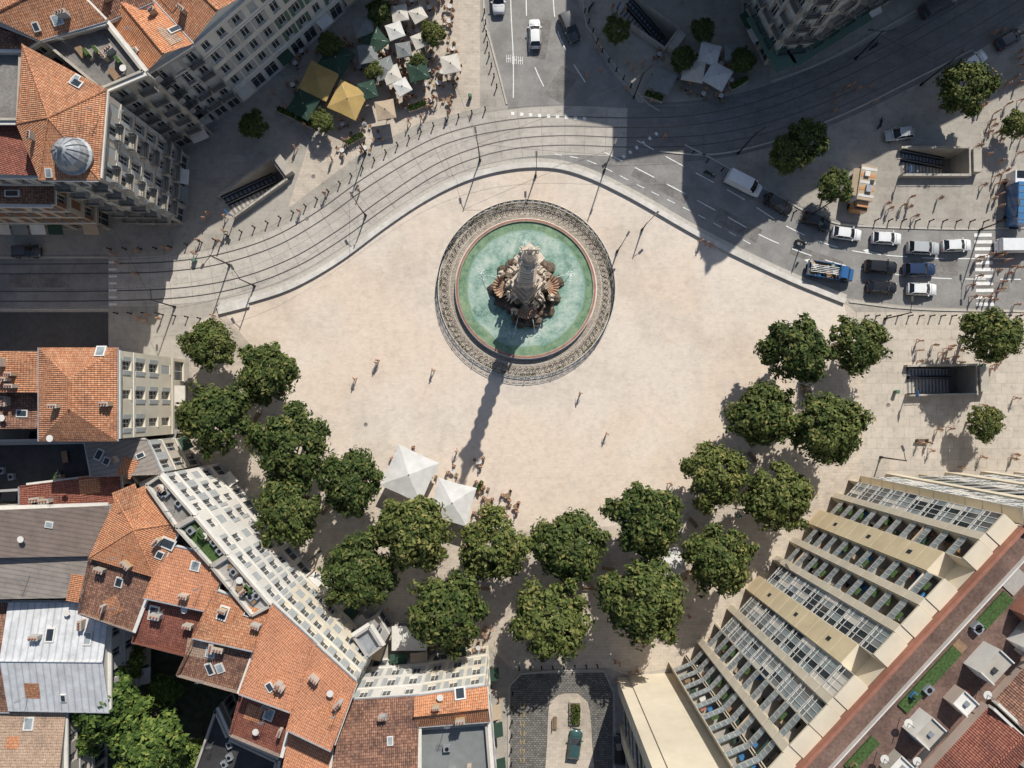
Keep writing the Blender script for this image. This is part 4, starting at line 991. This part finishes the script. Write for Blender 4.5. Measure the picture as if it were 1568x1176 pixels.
for a in LP: lamp(*a)
def wires(a,b,h=6.8,sag=.35):
    A=Vector((*P(*a),h));B=Vector((*P(*b),h)); w=MB(); pr=A
    for k in range(1,9):
        t=k/8; q=A.lerp(B,t)-Vector((0,0,sag*4*t*(1-t))); w.rod(pr,q,.018,'black_metal',4); pr=q
    w.obj('overhead_wire')
for a,b in [((735,246),(700,150)),((352,406),(390,438)),((970,150),(925,262)),((970,150),(735,246)),((560,235),(560,330)),((1130,235),(1310,90)),((1310,90),(1410,130)),((268,470),(200,345)),((735,246),(925,262))]: wires(a,b)
w=MB()
for T in(t1,t2):
    for p,q in zip(T[::3],T[3::3]): w.rod((p.x,p.y,5.9),(q.x,q.y,5.9),.014,'black_metal',4)
w.obj('tram_catenary_wire')
def bench(x,y,rot):
    mb=MB()
    for k in range(4): mb.box((0,-.2+k*.13,.45),(1.8,.1,.04),'wood')
    for k in range(3): mb.box((0,.3,.58+k*.13),(1.8,.04,.1),'wood')
    for s in(-.75,.75): mb.box((s,0,.22),(.06,.5,.44),'black_metal'); mb.box((s,.32,.6),(.06,.05,.5),'black_metal')
    p=P(x,y); mb.obj('park_bench',loc=(p.x,p.y,.03)).rotation_euler=(0,0,math.radians(rot))
for a in [(395,640,60),(500,780,50),(600,880,20),(740,900,0),(900,900,0),(1060,800,-50),(1150,700,-50),(1230,600,-70),(1410,675,0),(850,1105,90),(610,830,30),(930,870,-10)]: bench(*a)
def bin_(x,y):
    mb=MB(); mb.rings((0,0,0),[(.25,0),(.28,.9),(.3,.95),(.2,1.0)],'shutter_green',12); p=P(x,y); mb.obj('litter_bin',loc=(p.x,p.y,.03))
for a in [(420,560),(660,790),(1130,790),(1330,500),(720,150),(1370,600),(300,400),(1500,560)]: bin_(*a)
def planter(x,y,l,wd,rot,tall=.9):
    mb=MB(); mb.box((0,0,.3),(l,wd,.6),'stone_wall'); mb.box((0,0,.61),(l-.2,wd-.2,.04),'earth')
    r=random.Random(int(x*3+y)); p=P(x,y)
    o=mb.obj('planter',loc=(p.x,p.y,.02)); o.rotation_euler=(0,0,math.radians(rot))
    n=400; V=[];Fc=[]
    for i in range(n):
        c=Vector((r.uniform(-l/2,l/2)*.9,r.uniform(-wd/2,wd/2)*.9,.6+r.random()*tall)); a=Vector((r.gauss(0,1),r.gauss(0,1),r.gauss(0,.6))).normalized()*.14; b=a.orthogonal().normalized()*.1; k=len(V); V+=[c-a,c-b,c+a,c+b]; Fc.append((k,k+1,k+2,k+3))
    me=bpy.data.meshes.new('shrub'); me.from_pydata(V,[],Fc); me.materials.append(MATS['garden_leaves']); s=bpy.data.objects.new('shrub',me); scene.collection.objects.link(s); s.parent=o
planter(880,1090,1.6,3.2,0,.6)
for a in [(440,175,3,.8,-25),(470,190,3,.8,-25),(545,215,3,.8,30),(640,165,3,.8,20),(1000,150,3,.8,-20),(1130,130,3,.8,30),(735,742,1.5,.5,60)]: planter(*a,tall=.5)
mb=MB(); mb.box((0,0,1.3),(4.6,3.0,2.6),'canvas_white'); mb.box((0,0,2.7),(5.0,3.4,.18),'trim_white'); mb.box((0,1.55,1.4),(3.6,.08,1.4),'window_glass'); p=P(628,975,2); mb.obj('cafe_pavilion',loc=(*p,0))
def moto(x,y,rot):
    mb=MB()
    for s in(-.62,.62): mb.rod((s,-.06,.3),(s,.06,.3),.3,'rubber',14); mb.rod((s,-.07,.3),(s,.07,.3),.14,'grey_metal',10)
    mb.box((-.05,0,.5),(.8,.22,.3),'paint_grey'); mb.box((-.3,0,.74),(.7,.26,.12),'rubber',taper=.8); mb.box((.2,0,.75),(.4,.3,.2),'paint_black',taper=.7)
    mb.rod((.62,0,.3),(.4,0,.95),.04,'grey_metal'); mb.rod((.4,-.34,.98),(.4,.34,.98),.03,'black_metal'); mb.rings((.5,0,.8),[(.09,0),(.09,.1)],'lamp_clear',10); mb.box((-.62,0,.78),(.3,.3,.24),'black_metal')
    p=P(x,y); mb.obj('motorcycle',loc=(*p,.02)).rotation_euler=(0,0,math.radians(rot))
for i in range(5): moto(470+i*9,28-i*5,60)
moto(1085,268,-25); moto(905,12,60); moto(1338,72,40); moto(1346,190,70); moto(1225,372,-20)
# ---------------------------------------------------------------- fountain
fc=P(805,443); fe=empty('monumental_fountain',(fc.x,fc.y,0))
b=MB(); b.rings((0,0,0),[(13.35,0),(13.35,.16),(12.85,.18)],'white_stone',96,smooth=False,cap=False)
def annulus(M,r0,r1,z,mat,n=96):
    for k in range(n):
        a,c=2*math.pi*k/n,2*math.pi*(k+1)/n
        M.face([(r0*math.cos(a),r0*math.sin(a),z),(r1*math.cos(a),r1*math.sin(a),z),(r1*math.cos(c),r1*math.sin(c),z),(r0*math.cos(c),r0*math.sin(c),z)],mat)
annulus(b,10.2,12.85,.17,'cobbles'); 
for rr0 in (11.15,12.25): annulus(b,rr0,rr0+.12,.176,'kerb_stone')
b.rings((0,0,0),[(10.5,.1),(10.5,.32),(10.35,.34),(10.3,.34),(10.3,.7),(10.35,.78),(10.35,.9),(10.25,.94)],'white_stone',96,smooth=False,cap=False)
b.rings((0,0,0),[(10.25,.94),(10.0,.95)],'brick_red',96,smooth=False,cap=False)
b.rings((0,0,0),[(10.0,.95),(9.85,.93),(9.8,.3)],'rim_stone',96,smooth=False,cap=False)
b.obj('basin',fe)
wtr=MB(); annulus(wtr,0.01,9.82,.72,'fountain_water'); wtr.obj('water',fe)
r_=MB(); n=80
for k in range(n):
    a,c=2*math.pi*k/n,2*math.pi*(k+1)/n
    for z,rr in ((1.15,.04),(.95,.025),(.3,.03)): r_.rod((13.0*math.cos(a),13.0*math.sin(a),z),(13.0*math.cos(c),13.0*math.sin(c),z),rr,'black_metal',5)
    r_.rod((13.0*math.cos(a),13.0*math.sin(a),.16),(13.0*math.cos(a),13.0*math.sin(a),1.3 if k%4==0 else 1.15),.06 if k%4==0 else .025,'black_metal',6)
    m=(a+c)/2; ctr=Vector((13.0*math.cos(m),13.0*math.sin(m),.62)); tn=Vector((-math.sin(m),math.cos(m),0)); pr=None
    for rad in (.28,.14):
        pr=None
        for j in range(11):
            t=2*math.pi*j/10; q=ctr+tn*rad*1.3*math.cos(t)+Vector((0,0,1))*rad*math.sin(t)
            if pr is not None: r_.rod(pr,q,.03,'black_metal',4)
            pr=q
r_.obj('railing',fe)
r2=MB(); n=84
for k in range(n):
    a=2*math.pi*k/n; c=2*math.pi*(k+1.4)/n; pr=None
    for j in range(11):
        t=j/10; an_=a+(c-a)*t; rad=11.9+.38*math.sin(2*math.pi*t); q=Vector((rad*math.cos(an_),rad*math.sin(an_),.2+.5*math.sin(math.pi*t)))
        if pr is not None: r2.rod(pr,q,.035,'black_metal',4)
        pr=q
r2.obj('hoop_edging',fe)
rr=random.Random(9); V=[];Fc=[]
for i in range(1500):
    a=rr.uniform(0,2*math.pi); rad=12.6+rr.gauss(0,.1); 
    if math.sin(a*26)*math.cos(a*11)<-.1: continue
    c=Vector((rad*math.cos(a),rad*math.sin(a),.2+rr.random()*.35)); u=Vector((rr.gauss(0,1),rr.gauss(0,1),rr.gauss(0,.5))).normalized()*.1; v=u.orthogonal().normalized()*.07
    k=len(V); V+=[c-u,c-v,c+u,c+v]; Fc.append((k,k+1,k+2,k+3))
me=bpy.data.meshes.new('planting'); me.from_pydata(V,[],Fc); me.materials.append(MATS['plane_leaves']); o=bpy.data.objects.new('ring_planting',me); scene.collection.objects.link(o); o.parent=fe
def rock(M,c,s,mat,seed,sub=3):
    bm=bmesh.new(); bmesh.ops.create_icosphere(bm,subdivisions=sub,radius=1)
    for v in bm.verts:
        k=1+.38*noise.noise(v.co*1.6+Vector((seed,0,0)))+.2*noise.noise(v.co*4+Vector((0,seed,0)))
        v.co=Vector((v.co.x*s[0],v.co.y*s[1],v.co.z*s[2]))*k+Vector(c)
    for f in bm.faces: M.face([v.co.copy() for v in f.verts],mat)
    bm.free()
rk=MB(); rr=random.Random(4)
for i in range(30):
    a=i*2*math.pi/30+rr.uniform(-.1,.1); R_=rr.uniform(3.5,4.7); rock(rk,(R_*math.cos(a),R_*math.sin(a),.8),(rr.uniform(.6,1.1),rr.uniform(.6,1.1),rr.uniform(.5,.9)),'wet_rock',i,2)
for i in range(24):
    a=rr.uniform(0,6.28); R_=rr.uniform(2.0,3.4); rock(rk,(R_*math.cos(a),R_*math.sin(a),1.4+ (3.4-R_)*.7),(rr.uniform(.5,.9),rr.uniform(.5,.9),rr.uniform(.6,1.0)),rr.choice(['rock_stone','wet_rock','rock_stone']),i+40,2)
rock(rk,(0,0,1.6),(2.5,2.5,2.0),'rock_stone',99)
for i in range(9):
    rock(rk,(rr.uniform(-1.6,1.6),-rr.uniform(3.2,5.2),.9+rr.random()*.5),(.9,.8,.8),'wet_rock',i+70,2)
rk.obj('rockwork',fe)
sh=MB()
for a0 in (0,math.pi,-math.pi/2,math.pi/2):
    base=Vector((2.9*math.cos(a0),2.9*math.sin(a0),2.6)); tn=Vector((-math.sin(a0),math.cos(a0),0)); ou=Vector((math.cos(a0),math.sin(a0),0)); m=18; pr=None
    for k in range(m+1):
        t=-1.2+2.4*k/m; d=ou*math.cos(t)+tn*math.sin(t); l=1.95 if k%2 else 1.75
        q1=base+d*l*.6+Vector((0,0,-.3 if k%2 else -.05)); q2=base+d*l+Vector((0,0,.15 if k%2 else .4))
        if pr: sh.face([base,pr[0],q1],'shell_stone'); sh.face([pr[0],pr[1],q2,q1],'shell_stone')
        pr=(q1,q2)
    sh.rod(base+Vector((0,0,-1.8)),base,.9,'rock_stone',8,.4)
sh.obj('scallop_shells',fe)
cl=MB(); cl.box((0,0,3.6),(4.2,4.2,1.2),'column_stone',math.pi/4); cl.box((0,0,4.4),(3.6,3.6,.4),'statue_stone',math.pi/4,.9)
cl.box((0,0,6.2),(2.5,2.5,3.2),'column_stone',math.pi/4); cl.box((0,0,7.95),(3.1,3.1,.3),'statue_stone',math.pi/4); cl.box((0,0,8.4),(2.5,2.5,.55),'column_stone',math.pi/4,.85)
cl.rings((0,0,8.6),[(1.35,0),(1.4,.3),(1.2,.5),(1.08,.8)],'statue_stone',32)
zz=9.4
for k in range(8):
    cl.rings((0,0,zz),[(1.0-.025*k,0),(.97-.025*k,1.2)],'column_stone',32,True,-.06); cl.rings((0,0,zz+1.2),[(1.12-.025*k,0),(1.2-.025*k,.12),(1.12-.025*k,.28)],'statue_stone',32); zz+=1.47
cl.rings((0,0,zz),[(.85,0),(.95,.3),(1.3,.8),(1.35,.95)],'statue_stone',24); cl.box((0,0,zz+1.15),(2.6,2.6,.35),'statue_stone',math.pi/4)
cl.rings((0,0,zz+1.3),[(1.05,0),(1.05,.5),(.85,.7),(.7,1.2)],'column_stone',20); ztop=zz+2.4
cl.obj('pedestal_and_column',fe)
def stat(me,loc,rot,sc,par=fe,name='statue_figure',tilt=0):
    o=inst(name,me,loc,rot,sc); o.parent=par; o.rotation_euler=(tilt,0,rot); return o
stat(ST['stand'],(0,0,ztop),math.pi,2.3); 
dr=MB(); dr.rings((0,0,ztop),[(.75,0),(.62,.8),(.42,1.9),(.48,2.3)],'statue_stone',18,True,-.1); 
for s in(-1,1): dr.rod((s*.45,0,ztop+3.2),(s*1.0,-.2,ztop+4.0),.13,'statue_stone',8,.09)
dr.rings((0,0,ztop+4.1),[(.3,0),(.34,.15),(.2,.2)],'statue_stone',12,True,-.15)
dr.obj('robe_and_crown',fe)
for k in range(4):
    a=math.pi/4+k*math.pi/2
    stat(ST['sit'],(2.3*math.cos(a),2.3*math.sin(a),3.7),a-math.pi/2,2.1); 
    stat(ST['sit'],(3.4*math.cos(a+.3),3.4*math.sin(a+.3),2.0),a-math.pi/2+.6,1.9,tilt=-.25)
    stat(ST['walk'],(3.3*math.cos(a-.35),3.3*math.sin(a-.35),1.9),a-math.pi/2-.4,1.7,tilt=.2)
    stat(ST['sit'],(1.15*math.cos(a),1.15*math.sin(a),ztop-1.1),a-math.pi/2,1.0)
    stat(ST['stand'],(1.5*math.cos(a),1.5*math.sin(a),8.2),a-math.pi/2,1.2)
    stat(ST['walk'],(2.2*math.cos(a+math.pi/4),2.2*math.sin(a+math.pi/4),3.0),a+math.pi/4-math.pi/2,1.6,tilt=-.15)
jt=MB(); rr=random.Random(2)
for a0 in (-math.pi/2+.2,-math.pi/2-.25,.3,math.pi-.3,math.pi/2):
    pr=None
    for j in range(10):
        t=j/9; R_=4.2+2.6*t; q=Vector((R_*math.cos(a0),R_*math.sin(a0),2.4+1.2*t-2.9*t*t))
        if pr is not None: jt.rod(pr,q,.035,'foam',5)
        pr=q
    for i in range(40):
        R_=6.8+rr.gauss(0,.35); a=a0+rr.gauss(0,.06); jt.rings((R_*math.cos(a),R_*math.sin(a),.72),[(rr.uniform(.03,.1),0),(.02,.05)],'foam',6)
jt.obj('water_jets',fe)
# ---------------------------------------------------------------- light, world, camera
el=math.radians(41); az=Vector((.314,.949)).normalized()
S_=Vector((az.x*math.cos(el),az.y*math.cos(el),math.sin(el)))
sd=bpy.data.lights.new('sun','SUN'); sd.energy=5.0; sd.angle=math.radians(.5); sd.color=(1,.95,.87)
so=bpy.data.objects.new('sun',sd); scene.collection.objects.link(so); so.rotation_euler=S_.to_track_quat('Z','Y').to_euler(); so.location=(0,0,80)
w=bpy.data.worlds.new('World'); scene.world=w; w.use_nodes=True; nt=w.node_tree
sk=nt.nodes.new('ShaderNodeTexSky'); sk.sky_type='NISHITA'; sk.sun_disc=False; sk.sun_elevation=el; sk.sun_rotation=math.atan2(az.x,az.y)
nt.links.new(sk.outputs[0],nt.nodes['Background'].inputs[0]); nt.nodes['Background'].inputs[1].default_value=.09
cd=bpy.data.cameras.new('camera'); cd.sensor_width=36; cd.lens=36*F/1568; cd.clip_end=5000; cd.clip_start=.5
co=bpy.data.objects.new('camera',cd); scene.collection.objects.link(co); co.location=(0,0,H); co.rotation_euler=(TILT,0,0); scene.camera=co
scene.view_settings.view_transform='Standard'; scene.view_settings.look='None'; scene.view_settings.exposure=0
